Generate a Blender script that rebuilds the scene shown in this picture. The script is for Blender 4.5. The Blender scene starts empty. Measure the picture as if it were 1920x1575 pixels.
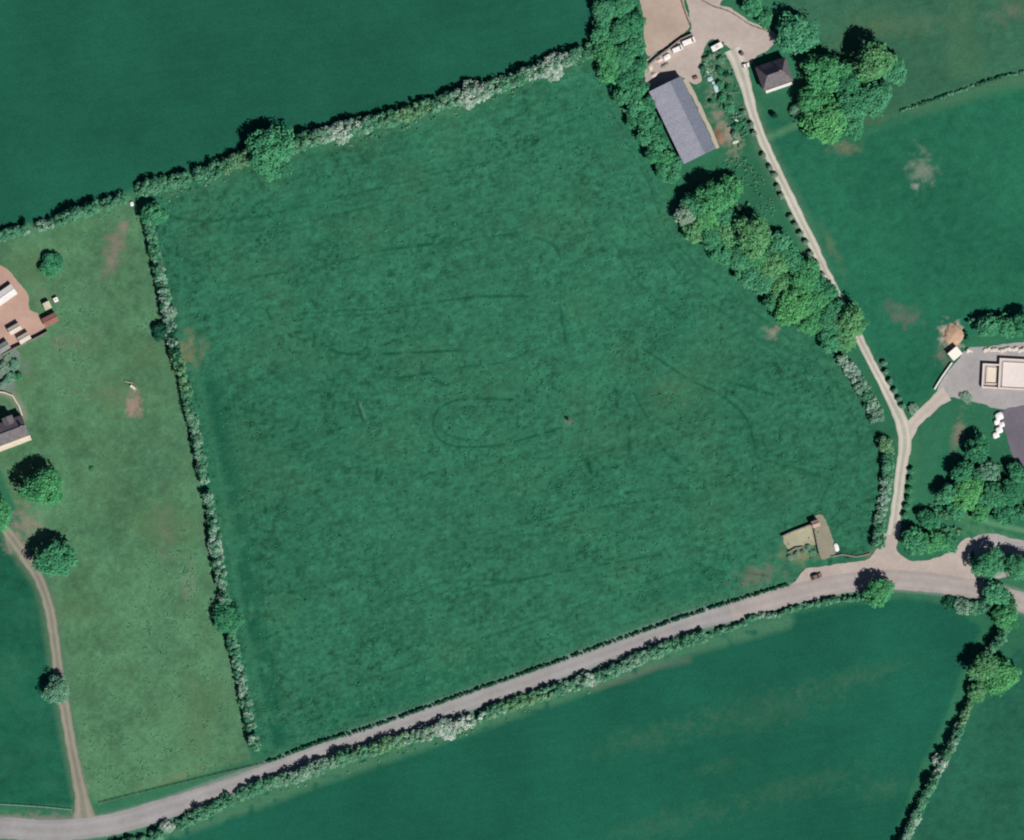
import bpy, math, random
import numpy as np
from mathutils import Vector

scene = bpy.context.scene
COL = scene.collection
R = math.radians
M_PX = 0.2                                   # metres of ground in one pixel of the photograph

def W(px, py):                               # photograph pixel -> metres on the ground (east, north)
    return ((px - 960.0) * M_PX, (787.5 - py) * M_PX)

# ------------------------------------------------------------------ camera, sky, sun, exposure
ALT = 2500.0
cam_d = bpy.data.cameras.new('aerial_camera')
cam_d.sensor_width = 36.0
cam_d.lens = 36.0 * ALT / (1920 * M_PX)
cam_d.clip_start = 50.0
cam_d.clip_end = 30000.0
cam = bpy.data.objects.new('aerial_camera', cam_d)
cam.location = (0, 0, ALT)
COL.objects.link(cam)
scene.camera = cam

SUN_ELEV, SUN_AZ = 47.0, 139.0               # degrees; azimuth clockwise from north (late morning, south-east)
world = bpy.data.worlds.new('World')
scene.world = world
world.use_nodes = True
wn = world.node_tree
for n in list(wn.nodes):
    wn.nodes.remove(n)
sky = wn.nodes.new('ShaderNodeTexSky')
sky.sky_type = 'NISHITA'
sky.sun_disc = False
sky.sun_elevation = R(SUN_ELEV)
sky.sun_rotation = R(SUN_AZ)
sky.air_density = 0.6                        # a very clear morning
sky.dust_density = 0.2
sky.ozone_density = 3.0
bg = wn.nodes.new('ShaderNodeBackground')
bg.inputs['Strength'].default_value = 0.05
wo = wn.nodes.new('ShaderNodeOutputWorld')
wn.links.new(sky.outputs[0], bg.inputs['Color'])
wn.links.new(bg.outputs[0], wo.inputs['Surface'])

sun_d = bpy.data.lights.new('sun', 'SUN')
sun_d.energy = 5.0
sun_d.angle = R(0.53)
sun_d.color = (1.0, 0.965, 0.92)
sun = bpy.data.objects.new('sun', sun_d)
ca = math.cos(R(SUN_ELEV))
to_sun = Vector((math.sin(R(SUN_AZ)) * ca, math.cos(R(SUN_AZ)) * ca, math.sin(R(SUN_ELEV))))
sun.rotation_euler = to_sun.to_track_quat('Z', 'Y').to_euler()
sun.location = (60, -70, 200)
COL.objects.link(sun)

vs = scene.view_settings
vs.view_transform = 'Standard'
vs.look = 'None'
vs.gamma = 1.0
vs.use_curve_mapping = False
vs.exposure = 0.07
scene.cycles.pixel_filter_type = 'BLACKMAN_HARRIS'
scene.cycles.filter_width = 2.1              # the photograph is soft
scene.cycles.max_bounces = 4

# ------------------------------------------------------------------ helpers
K = 1.20                                     # brightness of a sunlit flat white surface

def lin(c):
    c = np.asarray(c, dtype=float) / 255.0
    return np.where(c <= 0.04045, c / 12.92, ((c + 0.055) / 1.055) ** 2.4)

def alb(r, g, b, k=K):
    v = np.clip(lin((r, g, b)) / k, 0, 0.85)
    return (float(v[0]), float(v[1]), float(v[2]), 1.0)

_T = np.random.RandomState(5).rand(16, 256, 256)

def vnoise(X, Y, scale, seed=0, ang=0.0, stretch=1.0):
    """smooth value noise 0..1; SCALE metres per cell, ANG degrees, STRETCH longer along that direction"""
    a = R(ang)
    u = (X * math.cos(a) + Y * math.sin(a)) / (scale * stretch)
    v = (-X * math.sin(a) + Y * math.cos(a)) / scale
    u = u + seed * 17.31
    v = v + seed * 9.77
    iu, iv = np.floor(u).astype(int), np.floor(v).astype(int)
    fu, fv = u - iu, v - iv
    fu, fv = fu * fu * (3 - 2 * fu), fv * fv * (3 - 2 * fv)
    t = _T[seed % 16]
    g = lambda i, j: t[i & 255, j & 255]
    return (g(iu, iv) * (1 - fu) + g(iu + 1, iv) * fu) * (1 - fv) + (g(iu, iv + 1) * (1 - fu) + g(iu + 1, iv + 1) * fu) * fv

def catmull(pts, step=3.0, closed=False):
    """smooth polyline through PTS (any dimension), about STEP units between samples"""
    P = [np.asarray(p, float) for p in pts]
    n = len(P)
    out = []
    segs = n if closed else n - 1
    for i in range(segs):
        p1, p2 = P[i], P[(i + 1) % n]
        p0 = P[i - 1] if (closed or i > 0) else 2 * p1 - p2
        p3 = P[(i + 2) % n] if (closed or i + 2 < n) else 2 * p2 - p1
        k = max(1, int(np.linalg.norm((p2 - p1)[:2]) / step))
        for j in range(k):
            t = j / k
            out.append(0.5 * (2 * p1 + (p2 - p0) * t + (2 * p0 - 5 * p1 + 4 * p2 - p3) * t * t + (3 * p1 - p0 - 3 * p2 + p3) * t ** 3))
    if not closed:
        out.append(P[-1])
    return np.array(out)

def tag(o, label, cat=None, group=None, kind=None):
    o['label'] = label
    if cat: o['category'] = cat
    if group: o['group'] = group
    if kind: o['kind'] = kind
    return o

def thing(name, label, cat, loc=(0, 0, 0), rz=0.0, group=None):
    o = bpy.data.objects.new(name, None)
    o.empty_display_size = 0.5
    COL.objects.link(o)
    o.location = loc
    o.rotation_euler = (0, 0, rz)
    return tag(o, label, cat, group)

def link(name, me, mat=None, parent=None, loc=(0, 0, 0), rz=0.0):
    o = bpy.data.objects.new(name, me)
    COL.objects.link(o)
    if mat is not None:
        if not me.materials:
            me.materials.append(mat)
        elif me.materials[0] != mat:
            o.material_slots[0].link = 'OBJECT'
            o.material_slots[0].material = mat
    if parent: o.parent = parent
    o.location = loc
    o.rotation_euler = (0, 0, rz)
    return o

def mesh_from(name, verts, faces):
    me = bpy.data.meshes.new(name)
    me.from_pydata([tuple(v) for v in verts], [], faces)
    me.update()
    return me

class MB:
    """collects boxes, prisms and lathes into one mesh"""
    def __init__(s): s.v, s.f = [], []
    def add(s, vs, fs):
        b = len(s.v)
        s.v += [tuple(map(float, v)) for v in vs]
        s.f += [tuple(b + i for i in f) for f in fs]
        return s
    def box(s, c, size, rz=0.0):
        x, y, z = c; a, b, h = size[0] / 2, size[1] / 2, size[2] / 2
        cs, sn = math.cos(rz), math.sin(rz)
        pts = [(-a, -b, -h), (a, -b, -h), (a, b, -h), (-a, b, -h), (-a, -b, h), (a, -b, h), (a, b, h), (-a, b, h)]
        vs = [(x + p[0] * cs - p[1] * sn, y + p[0] * sn + p[1] * cs, z + p[2]) for p in pts]
        return s.add(vs, [(3, 2, 1, 0), (4, 5, 6, 7), (0, 1, 5, 4), (1, 2, 6, 5), (2, 3, 7, 6), (3, 0, 4, 7)])
    def prism(s, prof, y0, y1):
        """PROF: (x, z) outline, counter-clockwise seen from -y; extruded along y"""
        n = len(prof)
        vs = [(p[0], y0, p[1]) for p in prof] + [(p[0], y1, p[1]) for p in prof]
        fs = [tuple(range(n)), tuple(range(2 * n - 1, n - 1, -1))]
        fs += [(i, i + n, (i + 1) % n + n, (i + 1) % n) for i in range(n)]
        return s.add(vs, fs)
    def lathe(s, prof, n=12, c=(0, 0, 0), axis='z'):
        vs, fs = [], []
        for r, h in prof:
            for k in range(n):
                a = 2 * math.pi * k / n
                p = (r * math.cos(a), r * math.sin(a), h)
                if axis == 'y': p = (p[0], p[2], p[1])
                if axis == 'x': p = (p[2], p[0], p[1])
                vs.append((p[0] + c[0], p[1] + c[1], p[2] + c[2]))
        for i in range(len(prof) - 1):
            for k in range(n):
                fs.append((i * n + k, i * n + (k + 1) % n, (i + 1) * n + (k + 1) % n, (i + 1) * n + k))
        fs.append(tuple(range(n - 1, -1, -1)))
        fs.append(tuple((len(prof) - 1) * n + k for k in range(n)))
        return s.add(vs, fs)
    def build(s, name, mat, parent=None, loc=(0, 0, 0), rz=0.0, bevel=0.0):
        o = link(name, mesh_from(name, s.v, s.f), mat, parent, loc, rz)
        if bevel:
            m = o.modifiers.new('bevel', 'BEVEL'); m.width = bevel; m.segments = 2; m.limit_method = 'ANGLE'
        return o

# ------------------------------------------------------------------ materials
def new_mat(name):
    m = bpy.data.materials.new(name)
    m.use_nodes = True
    nt = m.node_tree
    for n in list(nt.nodes): nt.nodes.remove(n)
    out = nt.nodes.new('ShaderNodeOutputMaterial')
    return m, nt, out

def noise_node(nt, scale, detail=3.0, rough=0.55, coord='Object', stretch=None):
    tc = nt.nodes.new('ShaderNodeTexCoord')
    n = nt.nodes.new('ShaderNodeTexNoise')
    n.inputs['Scale'].default_value = scale
    n.inputs['Detail'].default_value = detail
    n.inputs['Roughness'].default_value = rough
    if stretch:
        mp = nt.nodes.new('ShaderNodeMapping')
        mp.inputs['Scale'].default_value = stretch
        nt.links.new(tc.outputs[coord], mp.inputs['Vector'])
        nt.links.new(mp.outputs[0], n.inputs['Vector'])
    else:
        nt.links.new(tc.outputs[coord], n.inputs['Vector'])
    return n

def ramp(nt, src, lo, hi, a=0.3, b=0.7):
    r = nt.nodes.new('ShaderNodeMapRange')
    r.inputs['From Min'].default_value = a; r.inputs['From Max'].default_value = b
    r.inputs['To Min'].default_value = lo; r.inputs['To Max'].default_value = hi
    nt.links.new(src, r.inputs['Value'])
    return r.outputs[0]

def mixc(nt, fac, a, b, mode='MIX'):
    m = nt.nodes.new('ShaderNodeMix')
    m.data_type = 'RGBA'; m.blend_type = mode
    for sock, v in ((m.inputs[0], fac), (m.inputs[6], a), (m.inputs[7], b)):
        if hasattr(v, 'is_linked') or isinstance(v, bpy.types.NodeSocket): nt.links.new(v, sock)
        else: sock.default_value = v
    return m.outputs[2]

def mulv(nt, col, val):
    v = nt.nodes.new('ShaderNodeVectorMath'); v.operation = 'SCALE'
    nt.links.new(col, v.inputs[0]); nt.links.new(val, v.inputs['Scale'])
    return v.outputs[0]

def matte(name, ca_, cb_, scale=1.5, rough=0.9, spec=0.15, bump=0.0, stretch=None, scale2=None):
    """two-tone surface: noise mixes CA and CB"""
    m, nt, out = new_mat(name)
    n1 = noise_node(nt, scale, 4.0, 0.6, stretch=stretch)
    c = mixc(nt, ramp(nt, n1.outputs[0], 0, 1), ca_, cb_)
    if scale2:
        n2 = noise_node(nt, scale2, 2.0)
        c = mulv(nt, c, ramp(nt, n2.outputs[0], 0.78, 1.18))
    p = nt.nodes.new('ShaderNodeBsdfPrincipled')
    nt.links.new(c, p.inputs['Base Color'])
    p.inputs['Roughness'].default_value = rough
    p.inputs['Specular IOR Level'].default_value = spec
    if bump:
        b = nt.nodes.new('ShaderNodeBump'); b.inputs['Strength'].default_value = bump; b.inputs['Distance'].default_value = 0.1
        nt.links.new(n1.outputs[0], b.inputs['Height']); nt.links.new(b.outputs[0], p.inputs['Normal'])
    nt.links.new(p.outputs[0], out.inputs['Surface'])
    return m

def ground_mat():
    m, nt, out = new_mat('grass_and_soil')
    a = nt.nodes.new('ShaderNodeAttribute'); a.attribute_name = 'Col'
    n = noise_node(nt, 1.1, 4.0, 0.65)
    n2 = noise_node(nt, 0.28, 3.0, 0.6)
    c = mulv(nt, a.outputs['Color'], ramp(nt, n.outputs[0], 0.86, 1.14))
    c = mulv(nt, c, ramp(nt, n2.outputs[0], 0.94, 1.06))
    n3 = noise_node(nt, 2.6, 2.0, 0.7)
    c = mulv(nt, c, ramp(nt, n3.outputs[0], 0.84, 1.16))
    d = nt.nodes.new('ShaderNodeBsdfDiffuse')
    nt.links.new(c, d.inputs['Color'])
    nt.links.new(d.outputs[0], out.inputs['Surface'])
    return m

def leaf_mat(name, c1, c2, c3=None):
    """foliage: the mesh's 'tint' per leaf and a slow noise mix the colours"""
    m, nt, out = new_mat(name)
    a = nt.nodes.new('ShaderNodeAttribute'); a.attribute_name = 'tint'
    c = mixc(nt, a.outputs['Fac'], c1, c2)
    if c3 is not None:
        n = noise_node(nt, 0.35, 2.0)
        c = mixc(nt, ramp(nt, n.outputs[0], 0, 0.8, 0.42, 0.62), c, c3)
    d = nt.nodes.new('ShaderNodeBsdfDiffuse')
    nt.links.new(c, d.inputs['Color'])
    nt.links.new(d.outputs[0], out.inputs['Surface'])
    return m

def hedge_mat():
    m, nt, out = new_mat('hedge_leaves')
    a = nt.nodes.new('ShaderNodeAttribute'); a.attribute_name = 'Col'
    d = nt.nodes.new('ShaderNodeBsdfDiffuse')
    nt.links.new(a.outputs['Color'], d.inputs['Color'])
    nt.links.new(d.outputs[0], out.inputs['Surface'])
    return m

def road_mat(name, base, pale, dark, amt=1.0):
    """roads: attribute 'across' runs -1..1 over the width; wheel tracks are worn pale"""
    m, nt, out = new_mat(name)
    a = nt.nodes.new('ShaderNodeAttribute'); a.attribute_name = 'wear'
    n1 = noise_node(nt, 0.55, 5.0, 0.65)
    n2 = noise_node(nt, 3.0, 3.0, 0.6)
    n3 = noise_node(nt, 0.09, 2.0)
    c = mixc(nt, ramp(nt, n1.outputs[0], 0, 0.75), base, dark)
    c = mixc(nt, a.outputs['Fac'], c, pale)
    c = mulv(nt, c, ramp(nt, n2.outputs[0], 0.9, 1.1))
    c = mulv(nt, c, ramp(nt, n3.outputs[0], 0.9, 1.1))
    d = nt.nodes.new('ShaderNodeBsdfDiffuse')
    nt.links.new(c, d.inputs['Color'])
    nt.links.new(d.outputs[0], out.inputs['Surface'])
    return m

GROUND = ground_mat()
HEDGE = hedge_mat()
BARK = matte('bark', (0.09, 0.065, 0.045, 1), (0.14, 0.11, 0.08, 1), 3)
WHITE = matte('white_paint', alb(236, 232, 226), alb(215, 211, 206), 2.0, 0.5, 0.3)
CREAM = matte('cream_render', alb(225, 214, 192), alb(205, 194, 176), 1.2)
GLASS = matte('dark_glass', (0.02, 0.025, 0.03, 1), (0.03, 0.035, 0.04, 1), 1.0, 0.1, 0.5)
RUBBER = matte('rubber', (0.02, 0.02, 0.02, 1), (0.035, 0.033, 0.03, 1), 4.0)
TIMBER = matte('weathered_timber', (0.13, 0.085, 0.05, 1), (0.2, 0.14, 0.09, 1), 2.0)
DARKSTEEL = matte('dark_steel', (0.05, 0.05, 0.055, 1), (0.09, 0.085, 0.08, 1), 2.0, 0.6, 0.4)
STONE = matte('grey_stone', alb(120, 112, 105), alb(155, 146, 136), 1.6, bump=0.5)
PALESTONE = matte('pale_stone', alb(205, 195, 182), alb(228, 220, 208), 1.0, bump=0.3)

# ------------------------------------------------------------------ the land: fields sampled every half metre
STEP = 2.5
gx = np.arange(-60, 1980 + STEP, STEP)
gy = np.arange(-60, 1635 + STEP, STEP)
PX, PY = np.meshgrid(gx, gy)                 # photograph pixels
WX, WY = (PX - 960) * M_PX, (787.5 - PY) * M_PX
NY, NX = PX.shape

def inside(poly, X, Y):
    r = np.zeros(X.shape, bool)
    n = len(poly)
    for i in range(n):
        x1, y1 = poly[i]; x2, y2 = poly[(i + 1) % n]
        if y1 == y2: continue
        c = ((y1 > Y) != (y2 > Y)) & (X < (x2 - x1) * (Y - y1) / (y2 - y1) + x1)
        r ^= c
    return r

def blur(a, k=2, it=2):
    for _ in range(it):
        for ax in (0, 1):
            s = sum(np.roll(a, d, ax) for d in range(-k, k + 1)) / (2 * k + 1)
            a = s
    return a

def dist_line(pts):
    """distance in pixels to a polyline, over the whole grid (inf far away)"""
    D = np.full(PX.shape, 1e9)
    pts = np.asarray(pts, float)
    for (x1, y1), (x2, y2) in zip(pts[:-1], pts[1:]):
        m = 60
        i0 = max(0, int((min(y1, y2) - m - gy[0]) / STEP)); i1 = min(NY, int((max(y1, y2) + m - gy[0]) / STEP) + 2)
        j0 = max(0, int((min(x1, x2) - m - gx[0]) / STEP)); j1 = min(NX, int((max(x1, x2) + m - gx[0]) / STEP) + 2)
        if i0 >= i1 or j0 >= j1: continue
        X, Y = PX[i0:i1, j0:j1], PY[i0:i1, j0:j1]
        dx, dy = x2 - x1, y2 - y1
        t = np.clip(((X - x1) * dx + (Y - y1) * dy) / max(dx * dx + dy * dy, 1e-9), 0, 1)
        d = np.hypot(X - x1 - t * dx, Y - y1 - t * dy)
        D[i0:i1, j0:j1] = np.minimum(D[i0:i1, j0:j1], d)
    return D

N_HEDGE = [(-70, 452), (0, 432), (60, 417), (130, 400), (200, 375), (245, 362), (300, 340), (400, 312), (440, 292), (560, 262), (640, 240), (740, 212), (800, 196), (850, 176), (930, 148), (1000, 124), (1060, 104), (1110, 80)]
W_HEDGE = [(268, 395), (284, 480), (302, 560), (316, 640), (338, 720), (356, 800), (372, 880), (388, 960), (400, 1040), (412, 1120), (425, 1190), (442, 1260), (456, 1330), (470, 1405)]

REGIONS = [
 ('field', 'dark green smooth grass field beyond the long hawthorn hedge in the north-west', (33, 92, 72),
  [(-90, 460), (0, 434), (130, 400), (245, 356), (440, 290), (560, 258), (850, 170), (1000, 118), (1090, 85), (1114, 45), (1114, -90), (-90, -90)]),
 ('meadow', 'large tussocky hay meadow filling the middle, ringed by hedges, trees and the lane', (48, 106, 80),
  [(262, 372), (440, 296), (560, 262), (850, 180), (1000, 128), (1100, 100), (1130, 160), (1200, 270), (1250, 360), (1270, 430), (1400, 540), (1440, 590), (1540, 640), (1585, 690), (1640, 790), (1655, 850), (1645, 950), (1635, 1030), (1590, 1048), (1480, 1098), (1265, 1169), (1050, 1243), (850, 1315), (700, 1368), (485, 1433), (465, 1420), (430, 1250), (405, 1130), (390, 1000), (350, 800), (312, 650), (282, 480)]),
 ('paddock', 'pale worn paddock with bare patches between the farm drive and the meadow hedge', (82, 125, 91),
  [(-90, 452), (0, 434), (130, 402), (245, 364), (268, 400), (284, 480), (316, 640), (356, 800), (388, 960), (412, 1120), (442, 1260), (472, 1425), (180, 1508), (160, 1480), (132, 1290), (115, 1200), (95, 1090), (45, 990), (0, 880), (-90, 850)]),
 ('field', 'rough dark green field corner west of the farm drive', (33, 94, 72),
  [(-90, 990), (0, 1005), (45, 1055), (75, 1100), (95, 1200), (110, 1300), (142, 1480), (150, 1508), (-90, 1508)]),
 ('field', 'broad dark green field south of the lane with a faintly bleached middle', (31, 94, 74),
  [(200, 1720), (260, 1575), (330, 1540), (500, 1482), (850, 1362), (1100, 1282), (1280, 1215), (1440, 1160), (1600, 1132), (1700, 1120), (1790, 1135), (1840, 1180), (1815, 1230), (1770, 1350), (1720, 1450), (1680, 1560), (1660, 1720)]),
 ('field', 'narrow green field corner beyond the stream hedge in the south-east', (41, 98, 77),
  [(1990, 1210), (1900, 1215), (1880, 1280), (1830, 1330), (1770, 1430), (1720, 1540), (1700, 1720), (2060, 1720), (2060, 1210)]),
 ('field', 'dark green pasture east of the pale track with two bare scars', (39, 104, 79),
  [(1410, 205), (1490, 235), (1600, 265), (1720, 222), (1830, 190), (2060, 140), (2060, 600), (1840, 600), (1800, 660), (1760, 720), (1700, 770), (1670, 720), (1620, 620), (1570, 540), (1480, 350), (1435, 255)]),
 ('field', 'olive rough grazing north of the low bank beside the big oaks', (57, 104, 80),
  [(1440, -90), (2060, -90), (2060, 128), (1830, 165), (1720, 200), (1640, 235), (1560, 235), (1500, 180), (1490, 60)]),
]
base = np.zeros(PX.shape + (3,))
base[:] = (50, 108, 80)                      # rough verge grass
rid = np.full(PX.shape, -1)
for k, (_, _, c, poly) in enumerate(REGIONS):
    msk = inside(poly, PX + 4 * (vnoise(WX, WY, 2.0, 3) - .5), PY + 4 * (vnoise(WX, WY, 2.0, 4) - .5))
    base[msk] = c
    rid[msk] = k
base = blur(base, 1, 2)
meadow = blur((rid == 1).astype(float), 2, 2)
paddock = blur((rid == 2).astype(float), 2, 2)
smooth_f = np.clip(1 - meadow - paddock, 0, 1)

# meadow sward: tussocks, lodged swaths and old swirls
n6, n2, n1 = vnoise(WX, WY, 7, 1), vnoise(WX, WY, 2.4, 2), vnoise(WX, WY, 1.1, 3)
st = vnoise(WX, WY, 1.0, 5, 12, 6) * 0.6 + vnoise(WX, WY, 0.9, 6, 18, 9) * 0.4
n20 = vnoise(WX, WY, 24, 7)
n50 = vnoise(WX, WY, 55, 8)
n07 = vnoise(WX, WY, .75, 13)
speck = np.clip((n1 - .66) / .2, 0, 1) * np.clip((vnoise(WX, WY, 9, 14) - .35) / .3, 0, 1)
n13 = vnoise(WX, WY, 1.6, 15, 30, 1.5)
st2 = vnoise(WX, WY, .8, 9, 8, 4) * .5 + vnoise(WX, WY, .8, 8, 20, 5) * .5
tone = 0.20 * (n6 - .5) + 0.30 * (n2 - .5) + 0.75 * (n1 - .5) + 0.42 * (n13 - .5) + 0.55 * (n07 - .5) + 0.28 * (st - .5) + 0.70 * (st2 - .5) + 0.24 * (n20 - .5) + 0.26 * (n50 - .5)
clump = np.clip((vnoise(WX, WY, 1.5, 9) - .62) / .12, 0, 1) * np.clip((vnoise(WX, WY, 13, 10) * .6 + vnoise(WX, WY, 5, 4) * .4 - .5) / .12, 0, 1)
fac_m = 1.07 + 0.56 * tone - 0.26 * clump - 0.24 * speck
olive = np.clip((vnoise(WX, WY, 16, 11) - .6) / .25, 0, 1)

# other fields: faint drill lines and cloudy tone
t2 = 0.5 * (n20 - .5) + 0.25 * (n6 - .5) + 0.2 * (vnoise(WX, WY, 0.9, 12, 10, 14) - .5) + 0.12 * (n1 - .5)
rough_f = blur(np.isin(rid, (3, 5, 6, 7)).astype(float), 2, 2)
fac_s = 1.01 + 0.42 * t2 + rough_f * (.16 * (n2 - .5) + .16 * (n1 - .5) + .14 * (n13 - .5) - .12 * speck)
t3 = 0.4 * (n20 - .5) + 0.5 * (n6 - .5) + 0.45 * (n2 - .5) + 0.4 * (n1 - .5) + .3 * (n07 - .5)
fac_p = 1 + 0.6 * t3
col = lin(base) / K
f = meadow * fac_m + paddock * fac_p + smooth_f * fac_s
col *= f[..., None]
oliv = np.array(alb(84, 116, 80)[:3])
w = (olive * (0.10 * meadow + 0.60 * paddock) + .25 * np.clip((vnoise(WX, WY, 14, 3) - .5) / .3, 0, 1) * (rid == 7))[..., None]
col = col * (1 - w) + oliv * w

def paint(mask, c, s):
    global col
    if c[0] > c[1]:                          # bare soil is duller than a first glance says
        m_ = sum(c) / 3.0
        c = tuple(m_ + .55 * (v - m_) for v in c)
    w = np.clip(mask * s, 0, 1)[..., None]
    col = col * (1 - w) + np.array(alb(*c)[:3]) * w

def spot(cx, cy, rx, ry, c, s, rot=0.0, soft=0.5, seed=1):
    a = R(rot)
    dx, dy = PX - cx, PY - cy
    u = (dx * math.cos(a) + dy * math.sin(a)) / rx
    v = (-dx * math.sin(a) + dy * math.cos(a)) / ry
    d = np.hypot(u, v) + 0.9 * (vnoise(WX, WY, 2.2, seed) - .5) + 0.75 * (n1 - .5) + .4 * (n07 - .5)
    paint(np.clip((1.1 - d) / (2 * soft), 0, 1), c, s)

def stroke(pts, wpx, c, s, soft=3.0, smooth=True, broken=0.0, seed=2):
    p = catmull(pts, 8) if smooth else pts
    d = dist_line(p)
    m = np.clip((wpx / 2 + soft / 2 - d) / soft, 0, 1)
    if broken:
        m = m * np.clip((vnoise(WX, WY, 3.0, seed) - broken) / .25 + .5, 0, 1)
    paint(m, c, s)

# grass margins along the hedges and the lane
def shift(pts, dx, dy): return [(x + dx, y + dy) for x, y in pts]
stroke(shift(N_HEDGE, 4, 20), 30, (76, 122, 92), .45, 14, seed=3, broken=.35)
stroke(shift(W_HEDGE[1:], -22, 0), 16, (84, 128, 98), .35, 12)
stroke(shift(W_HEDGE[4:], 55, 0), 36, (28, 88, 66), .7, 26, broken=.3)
stroke(shift(W_HEDGE[2:], 36, 0), 12, (60, 118, 90), .5, 10)
LANE = [(-80, 1556), (0, 1552), (100, 1557), (200, 1547), (300, 1520), (400, 1485), (500, 1449), (600, 1411), (700, 1377), (850, 1325), (1050, 1256), (1265, 1177), (1370, 1147), (1470, 1119), (1560, 1098), (1640, 1087), (1720, 1090), (1800, 1100), (1870, 1115), (1990, 1152)]
stroke(LANE, 62, (70, 118, 92), .5, 18)
stroke(LANE, 42, (132, 146, 138), .75, 7)
stroke(shift(LANE[4:14], 4, 46), 28, (76, 124, 94), .8, 14, broken=.2)
stroke([(860, 1352), (960, 1322), (1040, 1298), (1110, 1275)], 7, (118, 146, 116), .7, 5)
stroke([(1110, 1290), (1180, 1270), (1230, 1250), (1290, 1238)], 13, (124, 120, 104), .28, 10)
stroke([(20, 1000), (48, 1050), (80, 1100), (98, 1180), (112, 1270), (128, 1370), (148, 1470), (158, 1525)], 34, (108, 130, 104), .5, 14)
spot(50, 985, 30, 45, (150, 132, 108), .75, -25, .5, 5)
spot(30, 1020, 22, 30, (165, 140, 118), .7, -35, .5, 6)
spot(40, 1535, 150, 14, (150, 132, 120), .55, 0, .5)
spot(212, 470, 22, 52, (148, 120, 104), .8, 12, .6, 5)
spot(232, 428, 12, 22, (150, 124, 108), .7, 30, .5, 6)
spot(250, 763, 16, 24, (180, 132, 112), .9, 0, .45, 7)
spot(253, 738, 12, 14, (150, 128, 104), .6, 0, .5, 7)
spot(310, 990, 22, 70, (128, 122, 100), .4, -5, .7, 3)
spot(355, 1100, 16, 50, (132, 118, 104), .45, 0, .7, 4)
spot(330, 1455, 60, 10, (124, 130, 92), .55, -16, .6, 4)
spot(200, 740, 90, 20, (120, 130, 100), .35, 4, .8, 8)
spot(150, 640, 60, 30, (112, 130, 100), .4, 0, .8, 9)
spot(348, 655, 34, 36, (122, 122, 92), .75, 0, .5, 2)
spot(1448, 622, 14, 12, (164, 140, 118), .9, 10, .45, 3)
spot(1420, 1080, 52, 24, (128, 126, 98), .75, -16, .55, 4)
stroke([(1400, 1075), (1425, 1077), (1440, 1080)], 5, (96, 82, 60), .6, 4)
stroke([(1385, 1086), (1405, 1090), (1425, 1093)], 4, (112, 92, 72), .5, 4)
spot(1068, 792, 9, 8, (130, 120, 104), .8, 0, .5, 3)
spot(1730, 318, 26, 36, (128, 138, 124), .7, -10, .5, 3)
spot(1718, 348, 8, 8, (190, 185, 165), .6, 0, .5, 4)
spot(1590, 278, 34, 16, (118, 124, 98), .7, -6, .6, 5)
spot(1694, 590, 36, 22, (116, 108, 96), .75, 24, .6, 6)
spot(1560, 465, 12, 60, (110, 122, 92), .45, -24, .7, 6)
spot(1890, 22, 60, 22, (130, 118, 94), .5, -14, .8, 6)
spot(1720, 45, 120, 24, (104, 122, 94), .4, -6, .8, 7)
spot(1795, 815, 13, 42, (164, 124, 104), .8, 8, .5, 4)
spot(1770, 660, 14, 36, (134, 124, 102), .7, 20, .6, 4)
spot(1788, 628, 22, 24, (196, 170, 142), .95, 0, .35, 3)
spot(1650, 690, 10, 30, (120, 118, 98), .4, -20, .7, 5)
spot(1260, 730, 60, 40, (96, 120, 88), .25, 0, .8, 5)
for cx, cy, rx, ry in ((1215, 1385, 120, 30), (1440, 1330, 170, 40), (1480, 1480, 160, 30), (1340, 1440, 60, 16), (1250, 1545, 130, 30), (1600, 1270, 120, 20), (1650, 1480, 60, 24)):
    spot(cx, cy, rx, ry, (76, 112, 86), .38, -14, .8, cx % 9)
spot(1150, 1470, 240, 60, (24, 92, 74), .3, -12, .8, 3)
for cx, cy, rx, ry in ((30, 1240, 40, 24), (40, 1320, 50, 20), (70, 1400, 40, 26), (20, 1430, 40, 30), (90, 1470, 30, 20), (50, 1150, 40, 30)):
    spot(cx, cy, rx, ry, (56, 112, 86), .4, 20, .7, cx % 9)
spot(90, 1340, 40, 26, (58, 112, 86), .3, 0, .8, 2)
spot(20, 1270, 40, 40, (62, 116, 88), .35, 0, .8, 3)
spot(540, 380, 160, 60, (38, 110, 84), .3, -12, .8, 4)
spot(1110, 230, 120, 70, (34, 104, 80), .45, 20, .8, 5)
spot(1270, 600, 120, 40, (36, 106, 84), .35, 40, .8, 5)
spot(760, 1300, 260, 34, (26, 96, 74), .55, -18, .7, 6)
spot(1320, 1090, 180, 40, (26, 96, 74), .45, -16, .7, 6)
for cx, cy, rx, ry, c in ((290, 870, 60, 90, (60, 110, 86)), (200, 1010, 50, 60, (64, 112, 86)), (300, 1200, 60, 90, (62, 110, 84)), (210, 1330, 60, 60, (66, 112, 84)), (130, 700, 60, 50, (92, 120, 92)), (190, 900, 50, 60, (88, 124, 88)), (330, 1330, 50, 60, (88, 126, 88)), (170, 560, 50, 40, (82, 118, 90)), (160, 440, 60, 26, (58, 112, 82))):
    spot(cx, cy, rx, ry, c, .5, 0, .9, cx % 11)
spot(900, 720, 160, 90, (64, 110, 84), .3, -8, .9, 7)
spot(700, 1000, 200, 110, (58, 116, 90), .3, -10, .9, 8)
stroke([(1820, 968), (1870, 984), (1925, 996), (1990, 1010)], 9, (98, 146, 110), .8, 5)
spot(1850, 1000, 60, 20, (90, 140, 100), .6, 14, .6, 3)
spot(1810, 950, 30, 26, (110, 158, 92), .6, 0, .6, 4)
spot(1780, 860, 24, 60, (32, 104, 78), .6, 10, .5, 4)
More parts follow.
